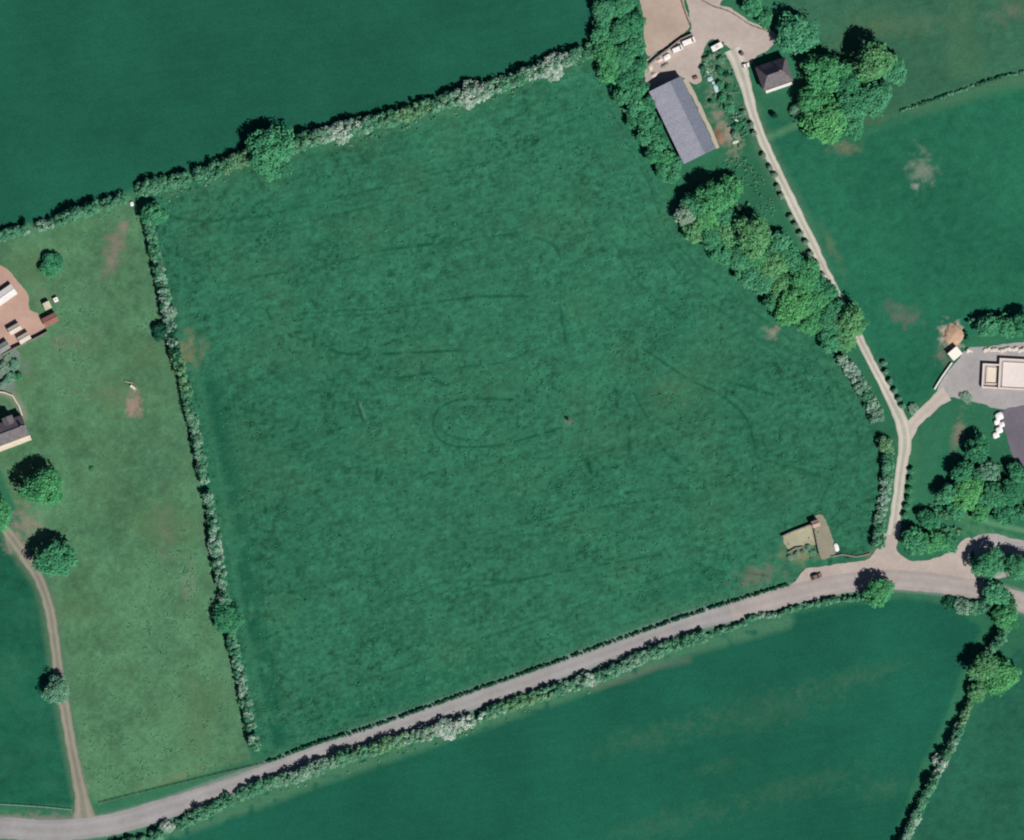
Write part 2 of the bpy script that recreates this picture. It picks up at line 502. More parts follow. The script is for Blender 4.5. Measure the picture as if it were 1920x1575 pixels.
stroke([(1712, 205), (1800, 180), (1870, 156), (1930, 148)], 22, (80, 118, 90), .5, 16)
stroke([(1430, 262), (1470, 245), (1500, 232)], 12, (92, 140, 104), .6, 10)
stroke([(1560, 560), (1500, 410), (1440, 290), (1408, 205)], 34, (104, 132, 104), .4, 16)
stroke([(1700, 830), (1690, 920), (1680, 1000)], 44, (72, 120, 88), .4, 20)
spot(1640, 1035, 26, 16, (120, 120, 100), .6, -30, .5, 4)
spot(1504, 1038, 36, 22, (132, 132, 100), .85, -18, .5, 4)
spot(1470, 1040, 14, 26, (112, 124, 92), .6, 0, .5, 4)
spot(1350, 150, 34, 66, (98, 128, 100), .8, -18, .5, 4)
spot(1358, 240, 20, 62, (150, 136, 108), .8, -22, .5, 5)
spot(1372, 262, 16, 30, (160, 146, 110), .7, -22, .5, 6)
spot(1425, 30, 50, 26, (66, 124, 84), .7, 24, .5, 5)
spot(80, 560, 22, 50, (104, 124, 96), .6, -20, .6, 5)
spot(22, 690, 36, 30, (112, 128, 118), .7, 0, .6, 6)
stroke([(0, 735), (22, 740), (38, 765), (44, 782)], 16, (132, 134, 120), .7, 8)
spot(14, 764, 18, 20, (92, 124, 100), .7, 0, .5, 3)
spot(115, 640, 34, 16, (110, 112, 98), .55, 0, .6, 6)

# swirls left by machinery in the meadow
DK = (18, 70, 52)
for pts, wd, s in (
 ([(1000, 752), (930, 748), (860, 750), (822, 768), (812, 796), (826, 826), (866, 838), (940, 834), (1000, 818), (1060, 800)], 3, .5),
 ([(985, 765), (900, 762), (838, 768), (826, 792), (838, 815), (880, 826)], 2.5, .35),
 ([(560, 588), (650, 582), (740, 576), (820, 566), (900, 556), (990, 556)], 3, .45),
 ([(560, 598), (650, 592), (740, 586), (820, 576)], 2.5, .3),
 ([(590, 640), (612, 650), (640, 662), (700, 664), (800, 660), (880, 656)], 4, .5),
 ([(690, 628), (686, 656), (660, 662)], 3, .4),
 ([(845, 690), (940, 680), (985, 662)], 3, .35),
 ([(470, 520), (600, 500), (720, 470), (840, 455), (960, 440), (1030, 455), (1052, 490), (1050, 560), (1058, 630), (1068, 660)], 3.5, .38),
 ([(1150, 450), (1180, 510), (1230, 560), (1275, 600)], 3, .3),
 ([(1130, 610), (1200, 650), (1290, 710), (1350, 740), (1400, 785), (1415, 840)], 3.5, .45),
 ([(1145, 600), (1215, 640), (1300, 700), (1365, 732), (1414, 775), (1432, 830)], 2.5, .3),
 ([(1190, 740), (1222, 800), (1250, 850), (1275, 868)], 3, .45),
 ([(1100, 860), (1106, 880), (1114, 894)], 7, .5),
 ([(880, 1000), (1000, 978), (1120, 952), (1290, 930)], 2.5, .4),
 ([(860, 1108), (960, 1090), (1100, 1064), (1240, 1040)], 3, .4),
 ([(640, 1150), (760, 1120), (840, 1090), (960, 1090)], 2.5, .35),
 ([(420, 420), (600, 380), (800, 330), (960, 290), (1060, 230), (1120, 210)], 2.5, .3),
 ([(440, 440), (600, 410), (760, 368), (900, 330)], 2.5, .28),
 ([(310, 405), (380, 415), (470, 405)], 4, .4),
 ([(1180, 280), (1215, 340), (1235, 400)], 3, .3),
 ([(1420, 860), (1500, 880), (1560, 900)], 3, .3),
 ([(560, 790), (550, 806), (530, 810)], 4, .4),
 ([(500, 580), (508, 600)], 4, .5),
 ([(707, 880), (706, 905), (716, 884)], 5, .5),
 ([(740, 708), (780, 705), (810, 700), (818, 715), (840, 722)], 5, .45),
 ([(1180, 800), (1180, 850)], 6, .4),
 ([(1380, 720), (1430, 735), (1450, 740)], 5, .4),
 ([(1118, 170), (1180, 262), (1226, 350), (1250, 430), (1320, 510), (1420, 590), (1510, 660), (1580, 740), (1610, 830), (1596, 930), (1530, 1000)], 2.5, .3),
 ([(1100, 190), (1160, 280), (1200, 360), (1230, 450), (1300, 540), (1400, 620), (1490, 690), (1550, 770), (1570, 860), (1540, 940)], 2.5, .25),
 ([(1420, 870), (1480, 866), (1560, 880)], 2.5, .3), ([(1410, 890), (1490, 886), (1570, 902)], 2.5, .3),
 ([(860, 845), (980, 860), (1120, 850), (1230, 820)], 2.5, .25),
 ([(410, 470), (420, 640), (450, 820), (480, 1000), (500, 1180), (520, 1330)], 2.5, .25),
 ([(520, 1330), (700, 1270), (900, 1200), (1100, 1130), (1300, 1060)], 3, .25),
):
    stroke(pts, wd + .7, DK, min(1, s * 1.5), 3.2, broken=.37, seed=(int(pts[0][0]) % 9))
for cx, cy, rx, ry, s in ((610, 650, 26, 22, .6), (560, 520, 40, 26, .4), (820, 460, 44, 26, .45), (680, 1050, 60, 40, .4), (560, 1040, 50, 50, .35), (720, 1120, 50, 20, .3), (1060, 610, 10, 34, .5), (1400, 720, 44, 22, .35), (1420, 830, 26, 40, .35), (1210, 770, 30, 34, .3), (640, 430, 60, 22, .3), (880, 360, 36, 14, .4), (1190, 700, 40, 50, .25), (1100, 925, 60, 30, .3), (700, 1190, 80, 20, .3), (620, 750, 40, 60, .3), (1240, 480, 40, 30, .3)):
    spot(cx, cy, rx, ry, (26, 84, 63), s, -12, .8, (cx + cy) % 13)
stroke([(669, 754), (675, 772), (681, 787)], 4, (16, 62, 46), .8, 3)
stroke([(676, 756), (684, 782)], 2.5, (110, 150, 118), .6, 3)

# relief: the meadow sward is uneven, everything else is level
zbump = -(0.07 * n2 + 0.08 * n1 + 0.07 * st2 + 0.12 * clump) * np.clip(meadow * 1.6 - .6, 0, 1)
zbump -= 0.04 * n2 * np.clip(paddock * 1.6 - .6, 0, 1)

idx = np.arange(NY * NX).reshape(NY, NX)
quad_rid = rid[:-1, :-1]
Vall = np.stack([WX, WY, zbump], -1).reshape(-1, 3)
Call = np.concatenate([np.clip(col, 0.002, .9), np.ones(PX.shape + (1,))], -1).reshape(-1, 4)
Q = np.stack([idx[1:, :-1], idx[1:, 1:], idx[:-1, 1:], idx[:-1, :-1]], -1)

def grid_mesh(name, quads):
    used = np.unique(quads)
    remap = np.zeros(NY * NX, int); remap[used] = np.arange(len(used))
    q = remap[quads].astype(np.int32)
    me = bpy.data.meshes.new(name)
    me.vertices.add(len(used)); me.vertices.foreach_set('co', Vall[used].astype(np.float32).ravel())
    me.loops.add(q.size); me.loops.foreach_set('vertex_index', q.ravel())
    me.polygons.add(len(q)); me.polygons.foreach_set('loop_start', np.arange(0, q.size, 4, dtype=np.int32))
    me.polygons.foreach_set('use_smooth', np.ones(len(q), bool))
    a = me.attributes.new('Col', 'FLOAT_COLOR', 'POINT')
    a.data.foreach_set('color', Call[used].astype(np.float32).ravel())
    me.update(calc_edges=True)
    return me

for k, (name, label, _, _) in enumerate(REGIONS):
    tag(link(name, grid_mesh(name, Q[quad_rid == k]), GROUND), label, kind='structure')
tag(link('verge', grid_mesh('verge', Q[quad_rid == -1]), GROUND), 'rough grass verges and margins between fields, lane and yards', kind='structure')

far_mat = matte('far_pasture', alb(36, 100, 76), alb(56, 118, 90), 0.02, 1.0, 0.0, scale2=0.3)
g = MB(); s_ = 9000
g.add([(-s_, -s_, -.45), (s_, -s_, -.45), (s_, s_, -.45), (-s_, s_, -.45)], [(0, 1, 2, 3)])
tag(g.build('ground', far_mat), 'green farmland running on to the horizon around the fields', kind='structure')

# ------------------------------------------------------------------ roads, tracks, yards
rng = random.Random(11)

def ribbon(name, label, pts, mat, z, wear, n_across=8, jitter=0.25):
    """PTS: (px, py, width in px); WEAR(u): how worn at u in -1..1 across"""
    P = catmull(pts, 6)
    d = np.gradient(P[:, :2], axis=0)
    d /= np.linalg.norm(d, axis=1)[:, None]
    nrm = np.stack([-d[:, 1], d[:, 0]], 1)
    n = len(P)
    vs, ws, fs = [], [], []
    jl = vnoise(np.arange(n) * 1.2, np.zeros(n), 1.5, 2) - .5
    jr = vnoise(np.arange(n) * 1.2, np.zeros(n) + 40, 1.5, 3) - .5
    for i in range(n):
        for k in range(n_across + 1):
            u = -1 + 2 * k / n_across
            j = (jl[i] if u < 0 else jr[i]) * jitter * 2 / M_PX * abs(u)
            off = u * (P[i, 2] / 2) + (j if u > 0 else -j)
            x, y = W(P[i, 0] + nrm[i, 0] * off, P[i, 1] + nrm[i, 1] * off)
            vs.append((x, y, z)); ws.append(wear(u))
    m = n_across + 1
    for i in range(n - 1):
        for k in range(n_across):
            fs.append((i * m + k, i * m + k + 1, (i + 1) * m + k + 1, (i + 1) * m + k))
    me = mesh_from(name, vs, fs)
    if me.polygons[0].normal.z < 0: me.flip_normals()
    a = me.attributes.new('wear', 'FLOAT', 'POINT')
    a.data.foreach_set('value', np.array(ws, np.float32))
    return tag(link(name, me, mat), label, kind='structure')

def patch(name, label, poly, mat, z, smooth=True, jitter=2.0):
    P = catmull(poly, 5, True) if smooth else np.array(poly, float)
    vs = []
    for i, p in enumerate(P):
        jx = (rng.random() - .5) * jitter; jy = (rng.random() - .5) * jitter
        x, y = W(p[0] + jx, p[1] + jy); vs.append((x, y, z))
    me = mesh_from(name, vs, [tuple(range(len(vs)))])
    if me.polygons[0].normal.z < 0: me.flip_normals()
    return tag(link(name, me, mat), label, kind='structure')

TARMAC = road_mat('lane_tarmac', alb(158, 155, 154), alb(176, 172, 170), alb(144, 143, 142))
DUSTY = road_mat('dusty_lane', alb(172, 162, 157), alb(186, 178, 172), alb(156, 148, 144))
TRACK = road_mat('track_stone', alb(180, 176, 162), alb(210, 204, 191), alb(158, 158, 142))
DRIVE = road_mat('drive_stone', alb(136, 134, 118), alb(160, 150, 138), alb(112, 122, 102))
YARD = road_mat('yard_stone', alb(188, 175, 166), alb(202, 192, 180), alb(172, 158, 150))
EARTH = road_mat('sandy_earth', alb(182, 164, 148), alb(190, 174, 156), alb(172, 154, 142))
PINK = road_mat('pink_gravel', alb(192, 158, 142), alb(208, 180, 160), alb(176, 148, 134))
ASPHALT = road_mat('grey_asphalt', alb(118, 112, 122), alb(134, 126, 134), alb(104, 100, 108))
GREYYARD = road_mat('grey_gravel', alb(174, 168, 166), alb(192, 186, 182), alb(156, 152, 154))
CONCRETE = road_mat('concrete', alb(176, 166, 148), alb(196, 186, 166), alb(160, 152, 136))

two = lambda u: max(0.0, 1 - abs(abs(u) - .55) / .4)
lanew = lambda u: max(0.0, 1 - abs(abs(u) - .45) / .3) * .45
patch('layby', 'pale gravel lay-by beside the lane where the small red car stands', [(1478, 1108), (1496, 1085), (1508, 1068), (1540, 1062), (1600, 1054), (1640, 1052), (1670, 1075), (1640, 1092), (1560, 1100)], YARD, .03)
patch('road_junction', 'wide gravelled mouth where the pale track meets the lane', [(1598, 1062), (1630, 1046), (1650, 1018), (1660, 1000), (1688, 1000), (1682, 1018), (1682, 1032), (1704, 1050), (1740, 1050), (1780, 1036), (1800, 1018), (1816, 1008), (1826, 1020), (1818, 1050), (1830, 1085), (1840, 1105), (1800, 1106), (1720, 1096), (1640, 1096)], YARD, .045)
ribbon('lane', 'grey-pink country lane running along the south side of the meadow', [(x, y, 40 if x < 350 else (31 if x < 1300 else 36)) for x, y in LANE[:15]], TARMAC, .06, lanew)
ribbon('lane', 'dusty paler end of the lane from the lay-by past the track junction', [(x, y, 36) for x, y in LANE[12:]], DUSTY, .07, lanew)
ribbon('track', 'pale stone farm track with two wheel ruts climbing north to the farmyard',
       [(1674, 1004, 25), (1678, 980, 22), (1684, 930, 20), (1690, 880, 21), (1697, 830, 25), (1690, 790, 25), (1672, 752, 20), (1650, 710, 16), (1630, 672, 15), (1612, 635, 15), (1594, 600, 15), (1572, 556, 15), (1546, 506, 17), (1520, 450, 18), (1494, 398, 18), (1468, 344, 18), (1446, 298, 18), (1426, 252, 18), (1410, 206, 18), (1398, 160, 22), (1386, 122, 28), (1374, 92, 34)], TRACK, .075, two)
ribbon('track', 'pale side track forking north-east from the long track to the unfinished house',
       [(1697, 826, 22), (1712, 796, 22), (1735, 772, 22), (1758, 750, 24), (1776, 738, 30)], YARD, .06, lambda u: .25 + .5 * two(u))
ribbon('drive', 'narrow rutted farm drive running down the west side of the paddock',
       [(8, 990, 16), (26, 1014, 20), (50, 1048, 20), (74, 1088, 18), (92, 1140, 19), (102, 1200, 19), (110, 1260, 19), (120, 1320, 19), (132, 1390, 20), (144, 1450, 22), (154, 1500, 28), (158, 1538, 46)], DRIVE, .03, two)
patch('farmyard', 'pale stone farmyard between the long grey barn and the slate-roofed house', [(1288, -60), (1440, -60), (1352, 2), (1372, 16), (1400, 36), (1432, 52), (1455, 66), (1442, 92), (1420, 104), (1408, 120), (1392, 118), (1370, 92), (1338, 74), (1322, 88), (1312, 128), (1316, 152), (1300, 158), (1278, 146), (1224, 168), (1210, 150), (1214, 112), (1252, 88), (1294, 58), (1292, 20)], YARD, .03)
patch('farmyard', 'sandy brown fenced turnout ground north of the long grey barn', [(1192, -60), (1268, -60), (1284, 10), (1294, 48), (1268, 72), (1238, 94), (1214, 104), (1208, 70), (1204, 20)], EARTH, .04)
ribbon('path', 'thin concrete strip along the east side of the long grey barn', [(1284, 148, 9), (1306, 190, 8), (1330, 240, 7), (1346, 278, 7)], CONCRETE, .04, lambda u: .4)
patch('yard', 'pinkish gravel yard of the western farmstead around the white-roofed shed', [(-70, 488), (4, 500), (32, 526), (52, 552), (56, 580), (74, 590), (86, 612), (60, 634), (0, 664), (-70, 690)], PINK, .03)
patch('yard', 'grey concrete yard below the rubble wall of the western farmstead', [(-70, 668), (2, 668), (30, 654), (38, 672), (30, 700), (26, 728), (0, 734), (-70, 734)], road_mat('mossy_concrete', alb(122, 136, 128), alb(140, 150, 142), alb(98, 122, 108)), .03)
patch('yard', 'grey gravel yard in front of the unfinished house', [(1758, 735), (1776, 700), (1796, 676), (1812, 656), (1840, 650), (1990, 650), (1990, 772), (1880, 768), (1840, 756), (1800, 748)], GREYYARD, .045)
patch('driveway', 'dark grey asphalt driveway south of the unfinished house', [(1884, 768), (1990, 772), (1990, 900), (1922, 892), (1904, 864), (1888, 820)], ASPHALT, .06)
patch('driveway', 'shaded gravel pull-in at the south-east corner under the trees', [(1824, 1010), (1860, 1000), (1900, 1010), (1990, 1030), (1990, 1060), (1900, 1080), (1840, 1085), (1830, 1050)], GREYYARD, .03)
patch('pen_floor', 'straw-coloured floor of the walled pen beside the lane', [(1471, 1003), (1527, 984), (1533, 1018), (1506, 1022), (1478, 1030)], road_mat('straw', alb(178, 174, 148), alb(190, 186, 162), alb(150, 150, 122)), .035)
patch('pen_track', 'pinkish stony ramp beside the walled pen', [(1522, 976), (1544, 968), (1566, 1026), (1562, 1042), (1540, 1048), (1534, 1020)], road_mat('stony_ramp', alb(158, 152, 136), alb(176, 166, 152), alb(138, 138, 116)), .05)

# ------------------------------------------------------------------ walls, fences
def fence(name, label, pts, h=1.1, gap=2.6, mat=TIMBER, rails=(0.45, 0.95)):
    P = catmull(pts, 4)
    X = np.array([W(p[0], p[1]) for p in P])
    c = X[0]
    t = thing(name, label, 'fence', (c[0], c[1], 0))
    L = np.r_[0, np.cumsum(np.linalg.norm(np.diff(X, axis=0), axis=1))]
    n = max(1, int(L[-1] / gap))
    q = np.stack([np.interp(np.linspace(0, L[-1], n + 1), L, X[:, k]) for k in (0, 1)], 1) - c
    post = MB().box((0, 0, h / 2), (.14, .14, h)).add([], []); pm = mesh_from('post', post.v, post.f)
    rm = None
    for i in range(n + 1):
        link('post', pm, mat, t, (q[i][0], q[i][1], 0), rng.random())
    for i in range(n):
        a, b = q[i], q[i + 1]
        ln = np.linalg.norm(b - a); ang = math.atan2(b[1] - a[1], b[0] - a[0])
        for z in rails:
            if rm is None:
                r_ = MB().box((0, 0, 0), (1, .06, .12)); rm = mesh_from('rail', r_.v, r_.f)
            o = link('rail', rm, mat, t, ((a[0] + b[0]) / 2, (a[1] + b[1]) / 2, z), ang); o.scale = (ln, 1, 1)
    return t

def wall(name, label, pts, h, th, mat, cat='wall', cope=None):
    P = catmull(pts, 12) if len(pts) > 2 else np.array(pts, float)
    X = np.array([W(p[0], p[1]) for p in P]); c = X[0]; X = X - c
    t = thing(name, label, cat, (c[0], c[1], 0))
    d = np.gradient(X, axis=0); d /= np.linalg.norm(d, axis=1)[:, None]
    nr = np.stack([-d[:, 1], d[:, 0]], 1)
    def strip(a, z0, z1):
        m = MB(); n = len(X)
        vs = []
        for i in range(n):
            hz = z1 + (rng.random() - .5) * .12 * (h > .6)
            for s, z in ((-1, z0), (1, z0), (1, hz), (-1, hz)):
                vs.append((X[i, 0] + nr[i, 0] * s * a, X[i, 1] + nr[i, 1] * s * a, z))
        fs = []
        for i in range(n - 1):
            for k in range(4):
                fs.append((i * 4 + k, i * 4 + (k + 1) % 4, i * 4 + 4 + (k + 1) % 4, i * 4 + 4 + k))
        fs += [(0, 1, 2, 3), (n * 4 - 1, n * 4 - 2, n * 4 - 3, n * 4 - 4)]
        return m.add(vs, fs)
    strip(th / 2, 0, h).build('wall_body', mat, t)
    if cope is not None: strip(th / 2 + .05, h + .07, h + .17).build('coping', cope, t)
    return t

fence('fence', 'straight post and rail fence between the paddock and the lane', [(186, 1506), (300, 1478), (400, 1454), (496, 1432)])
fence('fence', 'brown timber fence along the east edge of the sandy turnout ground', [(1270, -30), (1280, 5), (1288, 30), (1296, 50)], 1.5, 2.2, rails=(.4, .8, 1.25))
fence('fence', 'dark timber fence curving round the north-east edge of the farmyard', [(1318, 2), (1340, 14), (1362, 20), (1384, 32), (1408, 48), (1436, 58)], 1.2)
fence('fence', 'pale rail fence between the dark corner field and the lane verge', [(-50, 1506), (20, 1509), (80, 1513), (134, 1518)], .9, 2.4, WHITE, (.4, .85))
wall('stone_wall', 'low grey stone wall between the farmyard and the sandy turnout ground', [(1216, 122), (1232, 108), (1256, 90), (1276, 74), (1298, 64)], 1.2, .6, STONE)
wall('garden_wall', 'rubble garden wall along the south edge of the pinkish western yard', [(0, 668), (30, 652), (60, 638), (90, 622)], 1.7, .45, STONE)
wall('garden_wall', 'low white wall along the north-west edge of the grey gravel yard', [(1752, 730), (1764, 710), (1785, 680)], .9, .6, WHITE)
wall('pen_wall', 'rough stone wall along the north side of the straw-floored pen', [(1466, 1006), (1488, 996), (1520, 984)], 1.3, .5, STONE)
wall('pen_wall', 'short mossy stone wall dividing the straw-floored pen from its ramp', [(1527, 992), (1531, 1012), (1537, 1040)], 1.1, .5, STONE)
wall('pen_wall', 'broken stone wall across the southern half of the straw-floored pen', [(1478, 1036), (1492, 1028), (1504, 1026), (1514, 1034)], .8, .6, STONE)
wall('kerb_wall', 'low mossy bank wall curving from the walled pen to the road junction', [(1558, 1044), (1580, 1040), (1606, 1044), (1632, 1038)], .5, .5, STONE)

wall('garden_wall', 'low cream garden wall curving above the grey slate house end', [(-10, 734), (8, 736), (24, 742), (36, 762), (42, 780)], .9, .5, CREAM)

# ------------------------------------------------------------------ buildings
def gable_house(name, label, cat, cpx, cpy, L, Wd, rz, eave, ridge, walls, roof_a, roof_b, ridge_off=0.0, over=.3, rib=0.0, hip=0.0):
    """ridge along local x; roof_a is the +y slope, roof_b the -y slope"""
    x, y = W(cpx, cpy)
    t = thing(name, label, cat, (x, y, 0), rz)
    w = Wd / 2; l = L / 2
    zr = ridge
    prof = [(-w + .0, 0), (w, 0), (w, eave), (ridge_off, zr - .15), (-w, eave)] if not hip else [(-w, 0), (w, 0), (w, eave), (-w, eave)]
    m = MB()
    n = len(prof)
    vs = [(-l, p[0], p[1]) for p in prof] + [(l, p[0], p[1]) for p in prof]
    m.add(vs, [tuple(range(n - 1, -1, -1)), tuple(range(n, 2 * n))] + [(i, (i + 1) % n, (i + 1) % n + n, i + n) for i in range(n)])
    m.build('wall', walls, t)
    lo, wo_ = l + over, w + over
    for sgn, mat in ((1, roof_a), (-1, roof_b)):
        run = wo_ - sgn * ridge_off
        slope = (zr - eave) / (w - sgn * ridge_off)
        ze = zr - slope * run
        k = max(1, int(2 * lo / rib)) if rib else 1
        mm = MB()
        vs, fs = [], []
        xs = np.linspace(-lo, lo, 2 * k + 1) if rib else [-lo, lo]
        for j, xx in enumerate(xs):
            up = .05 if (rib and j % 2) else 0.0
            xt = max(-lo + hip, min(lo - hip, xx)) if hip else xx
            top = (xt, ridge_off, zr + up + .02); bot = (xx, sgn * wo_, ze + up)
            vs += [bot, top, (top[0], top[1], top[2] - .12), (bot[0], bot[1], bot[2] - .12)]
        for j in range(len(xs) - 1):
            a, b = j * 4, j * 4 + 4
            for q in ((0, 1), (1, 2), (2, 3), (3, 0)):
                f_ = (a + q[0], a + q[1], b + q[1], b + q[0])
                fs.append(f_ if sgn < 0 else f_[::-1])
        fs += [(0, 1, 2, 3), tuple(len(vs) - 4 + q for q in (3, 2, 1, 0))]
        mm.add(vs, fs).build('roof', mat, t)
    if hip:
        slope = (zr - eave) / w; ze = zr - slope * wo_
        for s in (-1, 1):
            a = [(s * lo, -wo_, ze - .01), (s * lo, wo_, ze - .01), (s * (lo - hip), 0, zr)]
            MB().add(a + [(p[0], p[1], p[2] - .1) for p in a], [(0, 1, 2), (5, 4, 3), (0, 3, 4, 1), (1, 4, 5, 2), (2, 5, 3, 0)]).build('hip_roof', roof_a if s < 0 else roof_b, t)
    r_ = MB().box((0, ridge_off, zr + .08), (2 * (lo - hip), .32, .12)); r_.build('ridge_cap', roof_a, t)
    return t

SHEET_A = matte('light_grey_roof_sheet', alb(146, 149, 162), alb(161, 161, 171), .5, .7, .3, scale2=2.0, stretch=(1, .25, 1))  # barn's west slope, toned lighter than the east slope
SHEET_B = matte('blue_grey_roof_sheet', alb(108, 116, 130), alb(124, 128, 142), .5, .7, .3, scale2=2.0, stretch=(1, .25, 1))
SLATE = matte('slate', alb(98, 94, 97), alb(122, 116, 117), .9, .8, .2, scale2=3.0)
SLATE_N = matte('north_slope_slate', alb(112, 100, 112), alb(134, 122, 128), .9, .8, .2, scale2=3.0)  # north slopes of both houses, toned slightly lighter than the south ones
BLOCK = matte('concrete_block', alb(150, 140, 130), alb(168, 158, 148), .7)

def windows(t, spots, wd=.9, h=1.1):
    for x, y, z, face in spots:
        sz = (wd, .12, h) if face == 'y' else (.12, wd, h)
        f_ = MB().box((0, 0, 0), sz).build('window', WHITE, t, (x, y, z))
        gz = (wd - .16, .14, h - .16) if face == 'y' else (.14, wd - .16, h - .16)
        MB().box((0, 0, 0), gz).build('pane', GLASS, f_)

# long barn: local x runs along the building
barn = gable_house('barn', 'long grey sheet-roofed barn with a lighter west slope beside the tree belt', 'barn', 1279.3, 225.8, 29.6, 13.0, R(115.7), 3.6, 5.4, BLOCK, SHEET_A, SHEET_B, -1.75, .25, .6)
for k in range(5):
    MB().box((-12 + k * 6, -6.55, 1.6), (3.4, .12, 2.8)).build('door', DARKSTEEL, barn)
MB().box((14.87, .5, 1.7), (.12, 4.2, 3.2)).build('door', DARKSTEEL, barn)
for k in range(4):
    windows(barn, [(-11 + k * 6.5, 6.55, 2.3, 'y')], 1.6, .8)

house = gable_house('house', 'hipped slate-roofed house with a white strip standing in for its south wall beside the big oak trees', 'house', 1451, 139.5, 11.2, 8.6, R(19), 4.3, 8.8, WHITE, SLATE_N, SLATE, 0, .4, 0, 3.0)
MB().box((2.2, .2, 8.7), (.8, .6, 1.8)).build('chimney', STONE, house, bevel=.04)
MB().box((-2.6, -.2, 8.7), (.8, .6, 1.5)).build('chimney', STONE, house, bevel=.04)
windows(house, [(x, -4.33, z, 'y') for x in (-3.6, 0, 3.6) for z in (1.5, 3.6)] + [(x, 4.33, 3.4, 'y') for x in (-3, 2)] + [(-5.63, 0, 2.0, 'x'), (5.63, .8, 2.0, 'x')])
MB().box((1.4, -4.34, 1.05), (1.0, .1, 2.1)).build('door', TIMBER, house)
MB().box((.2, -5.35, .55), (10.6, 1.0, 1.1)).build('wall_stand_in', WHITE, house)  # white box added to stand in for the sunlit south wall seen obliquely

house2 = gable_house('house', 'grey slate house end at the western edge above the paddock trees', 'house', 7, 813, 17.5, 7.6, R(20.5), 4.2, 6.9, CREAM, SLATE_N, SLATE, 0, .3)
MB().box((7.6, 0, 7.0), (.9, .7, 1.7)).build('chimney', STONE, house2, bevel=.04)
MB().box((3.6, 3.9, 2.4), (3.6, 2.4, 4.8)).build('wing', CREAM, house2)
rr = MB(); rr.prism([(-2.1, 4.7), (2.1, 4.7), (0, 6.3)], 2.2, 5.4); rr.build('wing_roof', SLATE, house2, (3.6, 0, 0))
windows(house2, [(x, -3.83, z, 'y') for x in (1, 4, 7) for z in (1.4, 3.2)] + [(8.78, 1.6, 2.4, 'x'), (8.78, -1.6, 2.4, 'x')])
MB().box((2.5, -4.9, .12), (13, 2.0, .24)).build('wall_strip_slab', CREAM, house2)  # cream slab added where the pale strip of south wall would show

shed = gable_house('shed', 'low white-roofed shed on the pinkish gravel of the western yard', 'shed', -9, 567, 17.5, 4.2, R(35), 2.0, 2.5, BLOCK, WHITE, WHITE, 0, .15, .5)

def shed_small(label, px, py, L, Wd, rz, h, mat, wallm=BLOCK, rise=.5):
    t = gable_house('shed', label, 'shed', px, py, L, Wd, rz, h, h + rise, wallm, mat, mat, 0, .12, .5)
    MB().box((L / 2 - .9, -Wd / 2 - .03, h * .45), (.9, .08, h * .85)).build('door', TIMBER, t)
    return t
RUST = matte('red_oxide_roof', alb(158, 112, 100), alb(140, 100, 88), 1.2, .85)
PALEROOF = matte('pale_roof_sheet', alb(196, 186, 172), alb(214, 204, 190), 1.2, .7, .3)
shed_small('small red-roofed shed at the east corner of the pinkish yard', 95, 600, 5.4, 3.4, R(27), 2.2, RUST)
shed_small('pale-roofed shed casting a dark shadow on the pinkish yard', 28, 617, 4.6, 2.6, R(30), 2.1, PALEROOF)
shed_small('pale shed tucked against the rubble wall, lower of two side by side', 46, 634, 4.4, 2.8, R(30), 1.9, PALEROOF)
shed_small('grey lean shed at the western end of the rubble garden wall', 6, 652, 5.0, 3.0, R(32), 2.0, matte('grey_felt', alb(150, 152, 148), alb(128, 132, 128), 1.2))
shed_small('small cream hut with a flat felt top north of the red-roofed shed', 89, 573, 2.6, 2.4, R(-65), 1.9, matte('cream_felt', alb(212, 208, 178), alb(196, 190, 164), 1.2), TIMBER, .2)

# stone hut by the pen
hut = gable_house('hut', 'tiny pinkish stone hut at the northern tip of the walled pen', 'hut', 1529, 982, 2.6, 2.4, R(20), 2.6, 3.2, STONE, matte('pink_tile', alb(172, 146, 138), alb(188, 164, 152), 2.0), matte('pink_tile_b', alb(172, 146, 138), alb(188, 164, 152), 2.0), 0, .15)
MB().box((.2, -1.22, .95), (.8, .08, 1.8)).build('door', TIMBER, hut)

# unfinished house: open block walls round bare floor slabs
PINKBLOCK = matte('pink_blockwork', alb(222, 204, 196), alb(236, 220, 212), .9)
SLAB = matte('floor_slab', alb(224, 212, 206), alb(232, 222, 216), .6)
SLAB2 = matte('cream_screed', alb(232, 220, 200), alb(222, 210, 190), .6)
cx, cy = W(1885, 706)
uh = thing('unfinished_house', 'roofless unfinished house of pale block walls on the grey gravel yard', 'building', (cx, cy, 0), R(-3))
def uw(x0, y0, x1, y1, h=1.7, th=.55):
    m = MB(); L_ = math.hypot(x1 - x0, y1 - y0); a = math.atan2(y1 - y0, x1 - x0)
    m.box(((x0 + x1) / 2, (y0 + y1) / 2, h / 2), (L_, th, h), a).build('wall', PINKBLOCK, uh)
uw(-8.5, -4.6, -8.5, 4.5); uw(-8.2, 4.2, -2.6, 4.2); uw(-8.2, -4.4, -2.3, -4.4, .8)
uw(-2.3, -4.6, -2.3, 6.8); uw(-2.0, 6.5, 15, 6.5); uw(-2.0, -4.4, 15, -4.4, .7); uw(14.8, -4.1, 14.8, 6.2)
uw(-7.0, -2.9, -7.0, 3.2, .5, .4); uw(-7.0, -3.0, -2.7, -3.0, .9, .4)
MB().box((-4.9, .2, .15), (3.6, 5.9, .3)).build('floor_slab', SLAB2, uh)
MB().box((6.6, .8, .2), (15.4, 9.2, .4)).build('floor_slab', SLAB, uh)
MB().box((11, -1.5, .75), (3.0, 1.2, .7)).build('block_stack', PINKBLOCK, uh)

